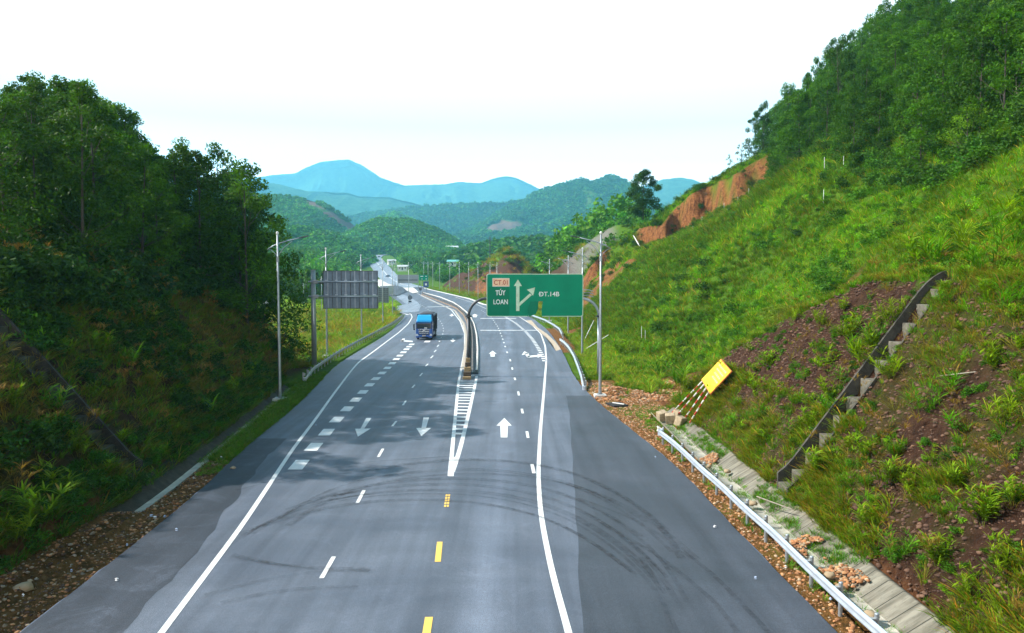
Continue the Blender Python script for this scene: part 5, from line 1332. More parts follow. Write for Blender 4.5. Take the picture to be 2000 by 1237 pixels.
for k in range(13):
    u = x0 + .06 + (x1 - x0 - .12) * k / 12; wide = .05 if k % 2 else .045
    MB().box((u, -.045, (z0 + z1) / 2), (wide, .09, z1 - z0 - .04)).build('rib', M['rail'] if k % 2 else M['dark_steel'], pnl)
for py in (549.5, 577.8):
    for k in range(6):
        u = x0 + .45 + (x1 - x0 - .8) * k / 5; MB().box((u, -.22, sz_(py) + ZB + .10), (.26, .12, .09)).build('bracket', M['rail'], pnl)
for zc in (z0 + .03, z1 - .03): MB().box(((x0 + x1) / 2, -.06, zc), (x1 - x0, .12, .05)).build('edge_rail', M['dark_steel'], pnl)

# ------------------------------------------------------------------ lorry
lo = empty('lorry', (0, 0, 0)); tag(lo, 'blue lorry with tarpaulin-covered load bed driving towards the viewer', 'lorry')
blue = mat('cab_blue', (0.030, 0.115, 0.42), .35, .2); sky_b = mat('deflector_blue', (0.03, 0.40, 0.80), .3, .1); navy = mat('dark_navy', (0.018, 0.03, 0.085), .4, .2)
glass = mat('windscreen', (0.012, 0.018, 0.026), .08, .0, spec=.8); chrome = mat('chrome', (.75, .78, .8), .2, .9); tarp = mat('tarpaulin', (0.045, 0.045, 0.06), .85, noise=.3, nscale=2, bump=.4, bscale=3)
lamp_m = mat('headlamp_glass', (.85, .88, .9), .1); plate = mat('plate', (.75, .62, .45), .6)
W2 = 1.22
def side(P, x0, x1): return lambda u, v, t: (x0 + (x1 - x0) * t, u, v)
cab = MB().prism([(0.0, .55), (0.0, 1.55), (.16, 2.62), (.45, 2.80), (2.1, 2.80), (2.1, .55)], lambda u, v, t: (t, u, v), -W2, W2).build('cab', blue, lo, bevel=.07)
MB().prism([(.20, 2.79), (.34, 3.0), (.95, 3.62), (1.15, 3.68), (2.0, 3.68), (2.0, 2.79)], lambda u, v, t: (t * (1 - .10 * (v > 3.2)), u, v), -1.12, 1.12).build('wind_deflector', sky_b, cab, bevel=.06)
MB().box((0, .17, 2.72), (2.2, .28, .13)).build('sun_visor', sky_b, cab, bevel=.03)
MB().prism([(-.012, 1.68), (.105, 2.50), (.13, 2.50), (.02, 1.68)], lambda u, v, t: (t, u, v), -1.06, 1.06).build('windscreen', glass, cab)
MB().box((.25, -.02, 1.80), (.42, .01, .16), m=Matrix.Rotation(R(-8), 3, 'X')).build('dashboard_card', M['white'], cab)
for s in (-1, 1):
    MB().prism([(.35, 1.75), (.45, 2.45), (1.25, 2.45), (1.35, 1.75)], lambda u, v, t: (t, u, v), s * 1.215, s * 1.232).build('side_window', glass, cab)
    MB().box((s * 1.16, .05, 2.15), (.10, .10, 1.0)).build('pillar', navy, cab)
g_ = MB().box((0, -.015, 1.15), (1.55, .05, .92)).build('grille', navy, cab)
for k, z in enumerate((1.58, 1.30, 1.03)): MB().box((0, -.05, z), (1.72 - .1 * k, .04, .075), 0).build('chrome_strip', chrome, g_, bevel=.01)
MB().box((0, -.06, 1.44), (.42, .02, .10)).build('nameplate', chrome, g_)
MB().box((0, -.06, .56), (2.44, .34, .42)).build('bumper', blue, lo, bevel=.06)
MB().box((0, -.235, .66), (.52, .02, .16)).build('number_plate', plate, lo)
MB().box((0, -.22, .42), (1.3, .03, .14)).build('lower_grille', M['black'], lo)
for s in (-1, 1):
    MB().prism([(s * .80, .66), (s * 1.17, .60), (s * 1.19, .86), (s * 1.02, .98)], lambda u, v, t: (u, t, v), -.245, -.15).build('headlight', lamp_m, lo)
    mr_ = MB().box((s * 1.50, .0, 2.05), (.20, .14, .62)).box((s * 1.48, .0, 1.60), (.22, .14, .24)).build('mirror', M['black'], lo, bevel=.03)
    MB().tube([(s * 1.2, .15, 2.42), (s * 1.5, .05, 2.36)], .025, 6).build('mirror_arm', M['black'], mr_)
MB().box((0, 5.3, .88), (.9, 8.0, .25)).build('chassis', M['black'], lo)
box = MB().box((0, 5.9, 2.36), (2.46, 7.3, 2.62)).build('load_box', navy, lo, bevel=.03)
for s in (-1, 1):
    for k in range(9): MB().box((s * 1.25, 2.4 + .87 * k, 2.25), (.06, .10, 2.3)).build('stake', tarp, box)
tp_ = MB(); 
nx_, ny_ = 9, 20; VV = []
for j in range(ny_):
    for i in range(nx_):
        x = -1.27 + 2.54 * i / (nx_ - 1); y = 2.2 + 7.4 * j / (ny_ - 1); e = abs(x) > 1.2
        VV.append((x, y, 3.70 + .12 * (1 - (x / 1.27) ** 2) + .03 * math.sin(y * 3 + x) - (.35 if e else 0)))
tp_.add(VV, [tuple(f) for f in grid_faces(ny_, nx_)]); tp_.build('tarpaulin', tarp, lo, smooth=True)
MB().box((0, 2.2, 3.45), (2.5, .05, .6)).build('headboard', navy, box)
wm = None
for (x, y, w) in ((-1.02, 1.25, .30), (1.02, 1.25, .30), (-.98, 6.9, .5), (.98, 6.9, .5), (-.98, 8.2, .5), (.98, 8.2, .5)):
    wh = empty('wheel', (x, y, .5)); wh.parent = lo
    MB().tube([(-w / 2, 0, 0), (-w / 2 + .03, 0, 0), (w / 2 - .03, 0, 0), (w / 2, 0, 0)], [.46, .5, .5, .46], 22).build('tyre', M['black'], wh, bevel=0)
    MB().tube([(-w / 2 - .012, 0, 0), (w / 2 + .012, 0, 0)], .27, 14).build('rim', M['steel'], wh)
for s in (-1, 1): MB().box((s * 1.14, 4.3, .75), (.12, 2.6, .45)).build('side_guard', M['steel'], lo)
lp = gp(828, 664.5); lo.location = (lp[0], lp[1] + .25, lp[2]); lo.rotation_euler = (0, 0, R(1.5))

# ------------------------------------------------------------------ yellow board lying on the bank
def bank_pt(px, py, off): 
    d = ray(px, py); n = np.array([-1.38, 0, 1]) / math.hypot(1.38, 1); p0 = np.array([11.35, 0, .30]) + n * off
    o = np.array([0, 0, CAMH]); t = n.dot(p0 - o) / n.dot(d); return Vector(o + d * t)
def leaned(px, py, off, k=0.0):
    return bank_pt(px, py, off)
c1, c2, c3, c4 = bank_pt(1408, 701, .75), bank_pt(1429, 725, .70), bank_pt(1386.5, 770.5, .55), bank_pt(1369.5, 742, .60)
yb = empty('yellow_board', c3); tag(yb, 'yellow notice board fallen against the bank on red and white striped legs', 'road sign')
O = Vector(c3); nrm = (c2 - c1).cross(c4 - c1).normalized(); nrm = nrm if nrm.y < 0 else -nrm
def slab(pts, thick, name, mat_, par, off=0.0, sub=None):
    P = [p - O + nrm * off for p in pts]; Q = [p - nrm * thick for p in P]; n = len(P)
    return MB().add(P + Q, [tuple(range(n)), tuple(range(2 * n - 1, n - 1, -1))] + [(i, (i + 1) % n, n + (i + 1) % n, n + i) for i in range(n)]).build(name, mat_, par)
ypn = slab([c1, c2, c3, c4], .07, 'panel', M['orange'], yb)
def bil(u, v): return (c4.lerp(c1, v)).lerp(c3.lerp(c2, v), u)
slab([bil(.03, .03), bil(.97, .03), bil(.97, .97), bil(.03, .97)], .01, 'face', M['yellow'], ypn, .014)
rp = random.Random(4)
for r_ in range(4):
    v = .80 - .14 * r_; u = .2 + .06 * r_ 
    while u < .8:
        w = .05 + .04 * rp.random(); slab([bil(u, v), bil(u + w, v), bil(u + w, v + .06), bil(u, v + .06)], .004, 'faded_print', M['yellow_pale'], ypn, .019); u += w + .035
for k, (u, l0) in enumerate(((.12, (1313, 806)), (.34, (1322, 812)), (.58, (1337, 818)), (.86, (1347, 826)))):
    top = bil(u, .0) ; foot = bank_pt(*l0, .22)
    lg = empty('leg', top - O); lg.parent = yb
    d = foot - top; nseg = 8
    for s in range(nseg):
        a = d * (s / nseg); b = d * ((s + 1) / nseg); MB().tube([a, b], .05, 8).build('red_band' if s % 2 else 'white_band', M['redpaint'] if s % 2 else M['white'], lg)
# concrete footing blocks of the board
for k, (px, py, rz, lb_) in enumerate([(1293, 812, .3, 'leftmost of the rough footing blocks lying in the ditch end'), (1309, 817, -.2, 'second of the rough footing blocks lying in the ditch end'), (1325, 810, .5, 'smallest footing block under the striped legs, at the back'), (1329, 823, .7, 'tilted footing block nearest the viewer at the ditch end')]):
    q = at_depth(px, py, 50.5 - .6 * (k == 3)); p = gp(px, py + 7)
    o = MB().box((0, 0, 0), (.62, .5, .62)).build('footing_block', mat('earthy_concrete', (.42, .33, .22), .95, noise=.35, nscale=5, bump=.5), bevel=.04)
    o.location = (p[0], p[1], .22); o.rotation_euler = (.25, -.2 + .1 * k, rz); tag(o, lb_, 'concrete block', 'footing blocks of the yellow board')

# ------------------------------------------------------------------ stepped drains on both banks
def stepped_drain(x0, x1, y, wdt, zf, s, label, wall_h=.40, nst=13, mt='chute'):
    """s=+1 rises to the right"""
    root = empty('stepped_drain', (x0, y, 0)); tag(root, label, 'stepped drain'); 
    xs = np.linspace(x0, x1, 24); zz = np.array([zf(x) for x in xs]); zz = np.convolve(np.pad(zz, 2, mode='edge'), np.ones(5) / 5, mode='valid')
    zi = lambda x: float(np.interp(x, xs if s > 0 else xs[::-1], zz if s > 0 else zz[::-1]))
    for nm, yo, th, hh in (('far_wall', wdt / 2, .14, wall_h), ('near_wall', -wdt / 2, .12, .04)):
        V = []; 
        for x, z in zip(xs, zz):
            dy = (.8 * ((x - x0) / (x1 - x0)) ** 2) * 0
            for a, b in ((yo - th / 2, z + hh), (yo + th / 2, z + hh), (yo + th / 2, z - .8), (yo - th / 2, z - .8)): V.append((x - x0, a + dy, b))
        F = [(i * 4 + k, i * 4 + (k + 1) % 4, (i + 1) * 4 + (k + 1) % 4, (i + 1) * 4 + k) for i in range(len(xs) - 1) for k in range(4)] + [(3, 2, 1, 0), tuple(len(xs) * 4 - 4 + k for k in range(4))]
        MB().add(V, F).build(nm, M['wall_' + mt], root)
    for k in range(nst):
        xa = x0 + (x1 - x0) * k / nst; xb = x0 + (x1 - x0) * (k + 1) / nst; zt_ = zi(xa) - .02
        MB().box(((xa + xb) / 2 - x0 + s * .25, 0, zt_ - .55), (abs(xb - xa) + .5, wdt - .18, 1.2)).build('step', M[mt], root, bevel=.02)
    return root
bz = lambda x: .3 + 1.38 * (x - 11.35) if x < 17.95 else 9.35
stepped_drain(11.45, 18.9, 31.7, 1.15, lambda x: min(.3 + 1.38 * (x - 11.35), 9.45) - .05, 1, 'stepped concrete drain climbing the brown right-hand cut bank')
xb = float(FLs(33.6)) - 1.35
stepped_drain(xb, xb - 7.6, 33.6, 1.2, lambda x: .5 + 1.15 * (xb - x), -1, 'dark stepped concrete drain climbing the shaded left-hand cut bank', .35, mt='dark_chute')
# long diagonal drain in the rough grass beyond the guardrail
p0 = hit(589, 654, 80); p1 = hit(640, 608, 80)
dr = MB().bar(Vector(p0) + Vector((0, 0, .15)), Vector(p1) + Vector((0, 0, .15)), .5, .7).bar(Vector(p0) + Vector((1.5, 0, .05)), Vector(p1) + Vector((1.5, 0, .05)), .25, .5).build('slope_drain', M['chute']); tag(dr, 'dark diagonal drain channel in the rough grass left of the grey sign post', 'drain')

# ------------------------------------------------------------------ smaller road signs and boards
def small_sign(px, py_c, base_py, Yd, build, label, name='road_sign'):
    q = at_depth(px, base_py, Yd); z0 = float(ground_z(np.array([q[0]]), np.array([Yd]))[0]); top = at_depth(px, py_c, Yd)[2]
    r = empty(name, (q[0], Yd, z0)); tag(r, label, 'road sign'); build(r, top - z0); return r
greyb = mat('sign_back_grey', (.15, .165, .20), .6)
def round_back(r, h):
    MB().tube([(0, 0, 0), (0, 0, h + .4)], .05, 8).build('post', M['steel'], r); MB().tube([(0, -.07, h), (0, -.04, h)], .72, 20).build('disc', greyb, r); MB().box((0, -.07, h - 1.25), (.95, .04, .45)).build('sub_plate', M['black'], r)
small_sign(801, 581.5, 596, 235, round_back, 'round road sign with a small plate under it, seen from behind on the grass point')
def round_small(r, h):
    MB().tube([(0, 0, 0), (0, 0, h)], .06, 8).build('post', M['dark_steel'], r); MB().tube([(0, -.07, h), (0, -.04, h)], .62, 20).build('disc', greyb, r)
small_sign(821, 565, 576, 300, round_small, 'small round road sign at the far nose of the median')
def tri(r, h):
    MB().tube([(0, 0, 0), (0, 0, h)], .05, 8).build('post', M['steel'], r)
    MB().prism([(-.75, h - .5), (.75, h - .5), (0, h + .75)], lambda u, v, t: (u, t, v), -.08, -.05).build('triangle', greyb, r)
small_sign(770, 604, 613, 192, tri, 'triangular warning sign seen from behind in the grass near the exit kerb')
def board_back(w, h0, mat_, grid=(5, 7)):
    def f(r, h):
        for s in (-1, 1): MB().box((s * w * .35, .12, h / 2), (.12, .12, h)).build('post', M['steel'], r)
        p = MB().box((0, 0, h - h0 / 2), (w, .05, h0)).build('panel', mat_, r)
        g = MB()
        for k in range(grid[0] + 1): g.box((-w / 2 + w * k / grid[0], -.06, h - h0 / 2), (.07, .06, h0))
        for k in range(grid[1] + 1): g.box((0, -.075, h - h0 + h0 * k / grid[1]), (w, .03, .06))
        g.build('lattice', M['steel'], p)
    return f
small_sign(747.5, 562, 592, 225, board_back(2.6, 4.6, greyb, (3, 8)), 'lattice-backed board just right of the grey sign back', 'lattice_board')
small_sign(779, 0, 0, 1, lambda r, h: None, 'x') if False else None
small_sign(754, 562.5, 593, 222, board_back(1.6, 4.4, greyb, (2, 8)), 'narrower lattice-backed board standing behind the wider one', 'lattice_board')
small_sign(763, 559, 578, 245, board_back(2.0, 2.6, mat('pale_board', (.40, .46, .55), .6), (2, 3)), 'small pale board beside the paved yard', 'notice_board')
# far gantry board and far green sign
fg = at_depth(797, 553, 360); fz = float(zr(360)); fgo = empty('gantry_board', (fg[0], 360, fz)); tag(fgo, 'wide ribbed grey sign back across the far carriageway', 'road sign')
w_ = 38 / FPX * 360; t_ = CAMH - (537 - 540) / FPX * 360 - fz; b_ = CAMH - (553.5 - 540) / FPX * 360 - fz
pb_ = MB().box((0, 0, (t_ + b_) / 2), (w_, .1, t_ - b_)).build('panel', mat('pale_grey_back', (.28, .29, .32), .6), fgo)
for k in range(17): MB().box((-w_ / 2 + w_ * k / 16, -.1, (t_ + b_) / 2), (.14, .1, t_ - b_)).build('rib', M['steel'], pb_)
MB().box((0, -.22, b_ + (t_ - b_) * .38), (w_, .15, .35)).build('beam', M['dark_steel'], fgo)
for s in (-1, 1): MB().tube([(s * w_ * .52, .1, 0), (s * w_ * .52, .1, t_)], .18, 8).build('post', M['steel'], fgo)
fs = at_depth(827.5, 548, 345); z_ = float(ground_z(np.array([fs[0]]), np.array([345.]))[0]); fso = empty('direction_sign', (fs[0], 345, z_)); tag(fso, 'small far green direction sign beside the wide grey sign back', 'road sign')
t_ = CAMH + 3 / FPX * 345 - z_; b_ = CAMH - 8.0 / FPX * 345 - z_; w_ = 17 / FPX * 345
pp = MB().box((0, 0, (t_ + b_) / 2), (w_, .1, t_ - b_)).build('panel', M['green'], fso)
for u, v in ((-.28, .72), (-.12, .72), (.28, .72), (-.2, .25), (.3, .25)): MB().box((u * w_, -.07, b_ + (t_ - b_) * v), (.55, .03, .3)).build('print_block', M['sign_white'], pp)
for s in (-1, 1): MB().tube([(s * w_ * .3, .15, 0), (s * w_ * .3, .15, b_ + .2)], .12, 8).build('post', M['steel'], fso)
bsn = at_depth(833, 556, 340); bso = empty('service_sign', (bsn[0], 338, float(ground_z(np.array([bsn[0]]), np.array([338.]))[0]))); tag(bso, 'small dark blue sign below the far green sign', 'road sign')
MB().box((0, 0, 3.0), (2.4, .1, 2.6)).build('panel', mat('sign_blue', (.02, .06, .22), .5), bso); MB().box((0, -.06, 3.0), (.9, .02, .9)).build('pictogram', M['sign_white'], bso); MB().tube([(0, .1, 0), (0, .1, 3)], .08, 8).build('post', M['steel'], bso)
# ------------------------------------------------------------------ stakes, poles, houses, far vehicles
for k, (px, py) in enumerate([(1462,386),(1441,398),(1414,412),(1371,437),(1353,455),(1610,336),(1647,332),(1608,400),(1253,664),(1260,669)]):
    p = hit(px, py, 50); h = 1.3 + .5 * rp.random(); o = MB().tube([(0, 0, -.2), (.05 * rp.uniform(-1, 1), .05, h)], [.032, .03], 6).build('stake', M['white']); o.location = tuple(p)
    tag(o, 'thin white marker stake in the grass %s' % ('along the lip of the orange landslip' if px < 1480 else 'below the forest edge' if py < 420 else 'on the lower hillside'), 'stake', 'white marker stakes on the hillside')
def pole(a, b, r, label, name='fallen_pole', mt='white'):
    a, b = Vector(a), Vector(b); o = MB().tube([(0, 0, 0), b - a], [r, r * .8], 8).build(name, M['bark_pale'] if name.startswith('dead') else M['white']); o.location = a; tag(o, label, 'pole'); return o
pole(hit(1140, 686, 60) + [0, 0, .1], hit(1140, 686, 60) + [3.3, 1.0, 2.0], .06, 'white pole leaning to the right on the orange pit behind the second lamp')
pole(hit(1141, 668, 60) + [0, 0, .2], hit(1141, 668, 60) + [1.5, 1.2, 3.0], .05, 'thin white pole leaning steeply above the orange pit')
pole(at_depth(1252, 486, 168), at_depth(1237, 460, 172), .12, 'thin bleached fallen trunk on the shoulder below the lone tree', 'bleached_pole')
pole(hit(1905, 745, 12) + [0, 0, .1], hit(1835, 758, 12) + [0, 0, .15], .02, 'thin pale dead cane lying across the right bank', 'dead_cane')
pole(at_depth(1478, 970, 31.0) , (10.9, 29.0, .45), .025, 'thin pale dead branch lying across the ditch at the foot of the drain', 'dead_branch')
up = at_depth(957, 492, 312); o = MB().tube([(0, 0, -3), (0, 0, 6.5)], [.22, .15], 8).box((0, 0, 5.6), (1.8, .12, .12)).box((0, 0, 4.9), (1.5, .12, .12)).build('utility_pole', M['dark_steel']); o.location = tuple(up); tag(o, 'dark utility pole on top of the brown roadside knoll', 'utility pole')
wallm = mat('house_wall', (.70, .68, .62), .9, noise=.1); roofs = [mat('tin_roof_pale', (.62, .64, .66), .5, .2), mat('tin_roof_teal', (.18, .50, .45), .5, .2), mat('tile_roof', (.45, .25, .18), .8)]
def house(px, py, Yd, w, dpt, h, roof, rz, label):
    q = at_depth(px, py, Yd); z = float(ground_z(np.array([q[0]]), np.array([q[1]]))[0]); z = min(max(z, q[2] - 1), q[2] + 1)
    r = empty('house', (q[0], q[1], z), rz); tag(r, label, 'house', 'houses of the village in the valley')
    wl_ = MB().box((0, 0, h / 2 - .5), (w, dpt, h + 1)).build('wall', wallm, r)
    MB().prism([(-dpt * .62, h * .96), (0, h + dpt * .28), (dpt * .62, h * .96)], lambda u, v, t: (t, u, v), -w * .56, w * .56).build('roof', roofs[roof], r)
    MB().box((0, -dpt / 2 - .02, 1.0), (1.1, .06, 2.0)).build('door', M['dark_steel'], r)
    for s in (-1, 1): MB().box((s * w * .3, -dpt / 2 - .02, 1.5), (1.1, .06, 1.0)).build('window', glass, r)
house(786, 525, 560, 7, 4, 2.6, 0, .1, 'low white house closest to the far end of the highway')
house(765, 513, 700, 7, 5, 2.5, 0, .4, 'grey-roofed house behind the far highway, left of the white house')
house(797, 506, 760, 12, 5, 3, 1, 0, 'long teal-roofed shed among the trees above the white house')
house(885, 516, 560, 8, 5, 2.8, 1, -.1, 'house with a bright teal roof left of the brown knoll')
house(900, 509, 640, 9, 6, 3, 0, .2, 'small white house just above and right of the teal roof')
house(893, 499, 760, 10, 7, 3, 0, -.2, 'white house in the middle of the village, above the teal roof')
house(899, 497, 800, 8, 6, 4, 0, .3, 'taller white house at the top of the village')
house(883, 487, 950, 14, 8, 3, 0, 0, 'pale roofed house at the edge of the bright field')
house(745, 519, 640, 8, 6, 3, 0, .2, 'small pale hut on the verge right of the far highway') if False else None
def car(px, py, Yd, col, label, rz=0, s=1.0):
    q = gp(px, py) if Yd is None else at_depth(px, py, Yd); r = empty('car', q + [0, 0, .35], rz); tag(r, label, 'car'); r.scale = (s, s, s)
    MB().prism([(0, .35), (0, .8), (.9, .95), (1.5, 1.45), (3.3, 1.45), (4.2, .9), (4.3, .35)], lambda u, v, t: (t, u, v), -.85, .85).build('body', mat('car_paint', col, .35, .2), r, bevel=.06)
    MB().prism([(.95, .98), (1.5, 1.40), (1.52, 1.36), (1.0, .94)], lambda u, v, t: (t, u - .03, v + .02), -.72, .72).build('windscreen', glass, r)
    for x in (-.8, .8):
        for y in (.8, 3.4): MB().tube([(x - .12, y, .33), (x + .12, y, .33)], .33, 14).build('wheel', M['black'], r)
car(755, 542.5, None, (.10, .14, .22), 'small dark car coming down the far highway', -.3)
car(739, 503.5, None, (.05, .06, .08), 'tiny dark car near the top of the far highway', -.2)
car(545, 600.5, 199, (.75, .76, .78), 'pale car on the side road at the edge of the left wood', R(90))

# pad under the near left lamp and the open manhole under the near right lamp
mh = gp(1205, 790); r_ = empty('manhole', mh); tag(r_, 'open dark manhole crossed by a white bar in the spoil beside the right lamp', 'manhole')
MB().box((0, 0, -.02), (1.15, 1.5, .12), .3).build('pit', M['black'], r_); MB().bar((-.3, .2, .10), (.45, -.5, .10), .08, .06).build('bar', M['white'], r_)
# loose stones, spoil and litter
def rock(rng, r, flat=.7):
    b = MB().ball((0, 0, 0), r, 7, 5); V = np.array(b.v); V *= 1 + .28 * (rng.rand(len(V), 1) - .5) * 2; V[:, 2] *= flat
    F = []
    for f in b.f:
        F += [(f[0], f[1], f[2])] + ([(f[0], f[2], f[3])] if len(f) == 4 else [])
    return V, np.array(F), np.ones((len(V), 3))
RK = [rock(tr, 1.0, .5 + .3 * tr.rand()) for _ in range(6)]
vcm = bpy.data.materials.new('stone'); vcm.use_nodes = True; a_ = vcm.node_tree.nodes.new('ShaderNodeVertexColor'); a_.layer_name = 'Col'
vcm.node_tree.links.new(a_.outputs[0], vcm.node_tree.nodes['Principled BSDF'].inputs[0]); vcm.node_tree.nodes['Principled BSDF'].inputs['Roughness'].default_value = .95
def stones(name, P, smin, smax, cols, pw=3.0):
    n = len(P); s = smin + (smax - smin) * gr.rand(n) ** pw; t = np.array(cols)[gr.randint(0, len(cols), n)] * (.7 + .6 * gr.rand(n, 1)); return scatter(name, RK, P, s, t, gr, vcm, tilt=.3)
clay_c = [(.38, .17, .07), (.42, .22, .10), (.30, .13, .055), (.38, .28, .18), (.34, .16, .07)]
soil_c = [(.10, .052, .032), (.14, .075, .046), (.08, .042, .028), (.24, .19, .14)]
P = slope_points(26000, 5.5, 11.3, 12, 66, lambda x, Y, z: (x > E_R(Y) + .02) & (x < np.where(Y < 54, 9.65, 12)), 60); stones('spoil_stones', P, .015, .085, clay_c, 4)
P = slope_points(9000, 5, 15, 58, 68, lambda x, Y, z: (x > E_R(Y) + .2) & (clay_mask(x, Y)[:, 1] > .4), 61)[:2500]; stones('spoil_heap_stones', P, .03, .17, clay_c, 4)
P = slope_points(26000, -19, -11, 12, 46, lambda x, Y, z: (x < E_L(Y) - .05) & (x > FLs(Y) - .9 * (Y < 32)), 62); stones('verge_stones', P, .012, .075, soil_c + clay_c, 4)
P = slope_points(30000, 11.5, 19, 12, 56, lambda x, Y, z: clay_mask(x, Y)[:, 0] > .35, 63)[:14000]; stones('bank_stones', P, .02, .10, soil_c[:3], 3)
P = slope_points(9000, 9.6, 11.0, 14, 40, lambda x, Y, z: fbm(x * .5, Y * .28, 83) > .25, 64); P[:, 2] = -.22 + (P[:, 0] - 10.1).clip(0) * .47; stones('ditch_stones', P, .02, .10, clay_c, 3)
big = [(1250,812,.30),(50,1155,.28),(925,0,0)][:2]
for (px, py, r) in [(48, 1150, .28), (103, 1040, .16), (215, 1018, .17), (455, 915, .15), (1385, 912, .14), (1420, 922, .17), (1620, 1125, .18), (1640, 1150, .16), (1700, 1206, .22), (1470, 985, .2)]:
    V, F, C = RK[tr.randint(6)]; p = gp(px, py); o = new_mesh_obj('stone', V * r, F, vcm, np.tile([[.36, .27, .17]], (len(V), 1))); o.location = (p[0], p[1], p[2] + r * .15)
    tag(o, 'loose pale stone lying %s' % ('on the dirt verge left of the road' if px < 600 else 'in the ditch behind the new guardrail'), 'stone', 'larger loose stones at the roadside')
# scraps of litter
lm = [mat('litter_white', (.8, .8, .82), .6), mat('litter_blue', (.45, .55, .75), .6)]
for k, (px, py) in enumerate([(123,1082),(140,1118),(228,1135),(248,1067),(378,936),(296,1010),(303,1013),(322,1011),(432,895),(345,1037),(45,1166),(1280,895),(1396,1031),(1476,1132),(1535,1110),(1622,1173),(1460,1008),(617,832)]):
    p = gp(px, py); m_ = MB(); s = .04 + .05 * rp.random(); V = [(s * math.cos(a) * rp.uniform(.6, 1.2), s * .6 * math.sin(a) * rp.uniform(.6, 1.2), .02 + .05 * rp.random()) for a in np.linspace(0, 6.28, 8)[:-1]]
    m_.add(V + [(0, 0, .09)], [(i, (i + 1) % 7, 7) for i in range(7)]); m_.add([(v[0], v[1], 0) for v in V], [tuple(range(7))]); o = m_.build('litter_scrap', lm[k % 2]); o.location = (p[0], p[1], p[2] + .02)
    tag(o, 'scrap of pale litter on the %s' % ('left dirt verge' if px < 500 else 'asphalt' if px in (617, 1396, 1476) else 'right verge by the guardrail'), 'litter', 'scraps of litter along the road')
ck = gp(1300, 850); m_ = MB()
for k in range(6): m_.tube([(rp.uniform(-.2, .2), rp.uniform(-.3, .3), .05), (rp.uniform(-.2, .2), rp.uniform(-.3, .3), .3)], [.07, .03], 5)
o = m_.build('crumpled_cloth', M['white']); o.location = (ck[0] - .1, ck[1] + 1, 0.0); tag(o, 'crumpled white cloth beside the footing blocks at the guardrail end', 'cloth')

# ------------------------------------------------------------------ woodland beyond
wr = np.random.RandomState(77)
WB = []
for k in range(6):
    n = 7; a = wr.rand(n) * 6.283; q = 2.4 * np.sqrt(wr.rand(n)); C = np.stack([q * np.cos(a), q * np.sin(a), 3.5 + 4.5 * wr.rand(n)], -1)
    WB.append(leaves(wr, C, np.full(n, 2.0), 12, 1.45, .9, .4, .7, (0.050, 0.145, 0.020), .35, None, .7))
x, Y = jgrid(-420, 420, 205, 1120, 6.5, 8.5, 90); P = np.stack([x, Y, ground_z(x, Y)], -1); px, py = project(P + [0, 0, 4])
k = (px > 470) & (px < 1260) & (np.abs(x - far_x(Y)) > 15 + 4 * (Y > 500) + 10 * (x < far_x(Y)) * (Y < 560)) & ((Y > 300) | (x > 0)) & ((x < E_L(Y) - 16) | (x > E_R(Y) + 12) | (Y > 470))
k &= ~((Y > 380) & (Y < 452) & (x < E_L(Y) - 18)); k &= ~((Y < 262) & (x > 0)); k &= ~((Y < 320) & (x < 8)); k &= ~((px > 790) & (px < 935) & (Y > 760) & (Y < 980) & (py < 500) & (py > 480) & (px > 880))
k &= ~((px > 778) & (px < 796) & (Y < 575) & (Y > 470)); k &= ~((px > 876) & (px < 910) & (Y < 800) & (Y > 470) & (wr.rand(len(x)) < .75))
k &= (px > 1050) | (Y > 340) | (x < -30)
P = P[k]; P = P[wr.rand(len(P)) < .92]
print('woodland', len(P))
bt = .75 + .6 * smooth01(-.3, .4, fbm(P[:, 0] * .012, P[:, 1] * .012, 91))[:, None]
scatter('woodland', WB, P, .7 + .6 * wr.rand(len(P)), tints(len(P), wr, .25) * bt, wr, M['leaf_far'], tilt=.05)
SB = []
for k in range(5):
    n = 3; a = wr.rand(n) * 6.283; C = np.stack([1.5 * np.cos(a), 1.5 * np.sin(a), 3 + 2.0 * wr.rand(n)], -1)
    SB.append(leaves(wr, C, np.full(n, 2.6), 7, 3.0, .8, .5, .9, (0.042, 0.105, 0.024), .3, None, .8))
def hill_trees(name, hill, n, s0, s1, tint, vmax=0.05, skip=1):
    xs, v, G_, col = HILLS[hill]; i = wr.randint(0, np.sum(v < vmax) - 1, n); j = wr.randint(0, len(xs) - 1, n); a = wr.rand(n)[:, None]; b = wr.rand(n)[:, None]
    P = (G_[i, j] * (1 - a) + G_[i + 1, j] * a) * (1 - b) + (G_[i, j + 1] * (1 - a) + G_[i + 1, j + 1] * a) * b; cc = col[i, j]
    k = in_view(P, 20) & (cc[:, 0] < .35); P, cc = P[k], cc[k]; pxx, pyy = project(P); k = (pxx > 500) & (pxx < 1420); P, cc = P[k], cc[k]
    t = tints(len(P), wr, .2) * np.array(tint); t = t * (1 + cc[:, 1:2] * [.5, .45, .2]) * (.8 + .4 * smooth01(-.3, .3, fbm(P[:, 0] / 90, P[:, 2] / 40, 92)))[:, None]
    scatter(name, SB, P - [0, 0, 1.5], (s0 + (s1 - s0) * wr.rand(len(P))) * (1 - .35 * cc[:, 1]), t, wr, M['leaf_far'], tilt=.05)
hill_trees('lower_hill_woodland', 'lower_hill', 5200, .6, 1.0, (1.15, 1.4, 1.1))
hill_trees('rounded_hill_woodland', 'rounded_hill', 6500, .6, 1.0, (1.2, 1.5, 1.1))
hill_trees('plantation_hill_woodland', 'plantation_hill', 8000, .6, 1.05, (1.15, 1.4, 1.1))
hill_trees('wooded_rise_woodland', 'wooded_rise', 3500, .9, 1.5, (.85, 1, 1.1))
hill_trees('mountain_woodland', 'forested_mountain', 14000, 1.2, 2.4, (.85, 1.1, 1.1))
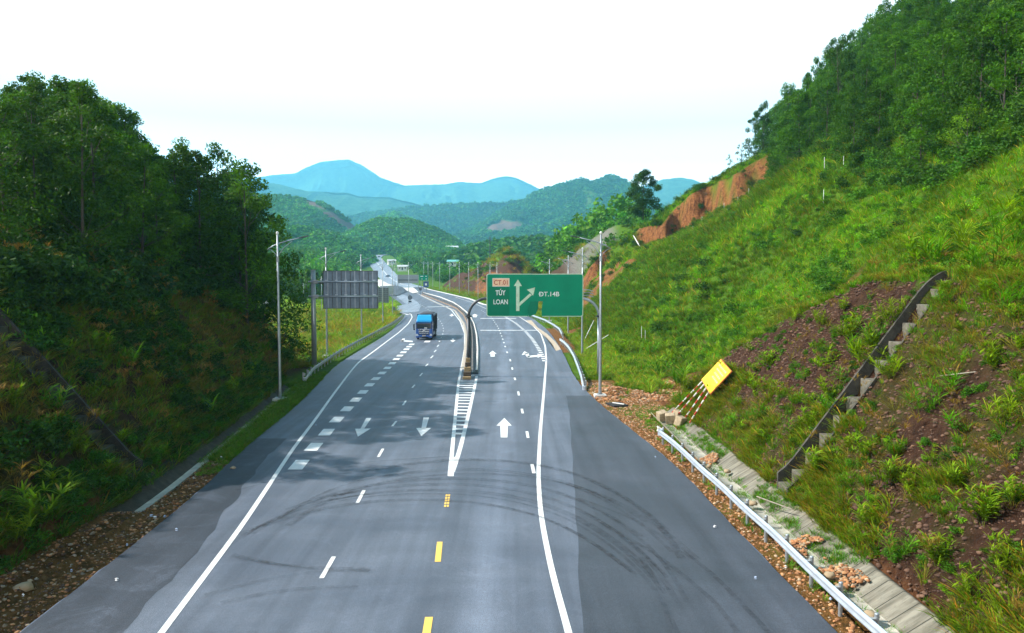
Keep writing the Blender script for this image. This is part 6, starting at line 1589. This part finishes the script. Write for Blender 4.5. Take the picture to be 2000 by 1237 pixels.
hill_trees('light_spur_woodland', 'light_green_spur', 2500, 1.0, 1.6, (1.5, 1.8, 1))
hill_trees('valley_ridge_woodland', 'valley_ridge', 7000, 1.8, 3.0, (.75, .9, 1.1))
# spur beyond the landslip
x, Y = jgrid(10, 120, 205, 330, 4.6, 5.5, 95); z = ground_z(x, Y); k = ((Y > 244) | (x > 29)) & (z > zr(Y) + 2.5); P = np.stack([x, Y, z], -1)[k]; P = P[in_view(P, 60)]
scatter('spur_woodland', WB, P - [0, 0, 1.5], .35 + .30 * wr.rand(len(P)), tints(len(P), wr, .25), wr, M['leaf_far'])

# ------------------------------------------------------------------ haze
hz = MB().box((0, 4170, 640), (9400, 8560, 1300)).build('haze', None)
hm = bpy.data.materials.new('haze'); hm.use_nodes = True; nt = hm.node_tree; nt.nodes.remove(nt.nodes['Principled BSDF'])
pv = nt.nodes.new('ShaderNodeVolumePrincipled'); pv.inputs['Color'].default_value = (0.22, 0.70, 1.0, 1); pv.inputs['Density'].default_value = 0.00018
pv.inputs['Anisotropy'].default_value = 0.2
nt.links.new(pv.outputs[0], nt.nodes['Material Output'].inputs['Volume']); hz.data.materials.append(hm); tag(hz, kind='stuff')

# ------------------------------------------------------------------ labels that single things out inside small groups
ORD = ['first', 'second', 'third', 'fourth', 'fifth', 'sixth', 'seventh', 'eighth', 'ninth', 'tenth', 'eleventh', 'twelfth', 'thirteenth', 'fourteenth', 'fifteenth', 'sixteenth', 'seventeenth', 'eighteenth', 'nineteenth', 'twentieth']
SHORT = {'reeds above the stepped drain': 'bright green reed clump above the top of the stepped drain', 'reeds over the stepped drain': 'broad-leaved reed clump overhanging the stepped drain',
         'reeds left of the stepped drain': 'green reed clump between yellow board and stepped drain', 'reeds beside the lamp post': 'tall thick reed clump right of the lamp post',
         'reeds at the legs of the yellow board': 'green reed clump at the striped legs of the yellow board',
         'bushes on the left bank': 'rounded leafy bush on the shaded left bank', 'scraps of litter along the road': 'scrap of pale litter lying along the road',
         'larger loose stones at the roadside': 'large loose stone at the roadside', 'white marker stakes on the hillside': 'white marker stake on the right hillside'}
bpy.context.view_layer.update()
for gname, base_ in SHORT.items():
    L = [o for o in scene.objects if o.get('group') == gname and o.parent is None]
    L.sort(key=lambda o: float(project(np.array(o.matrix_world.translation[:]))[0][0]))
    if len(L) <= len(ORD):
        for k, o in enumerate(L): o['label'] = '%s, %s from the left' % (base_, ORD[k])
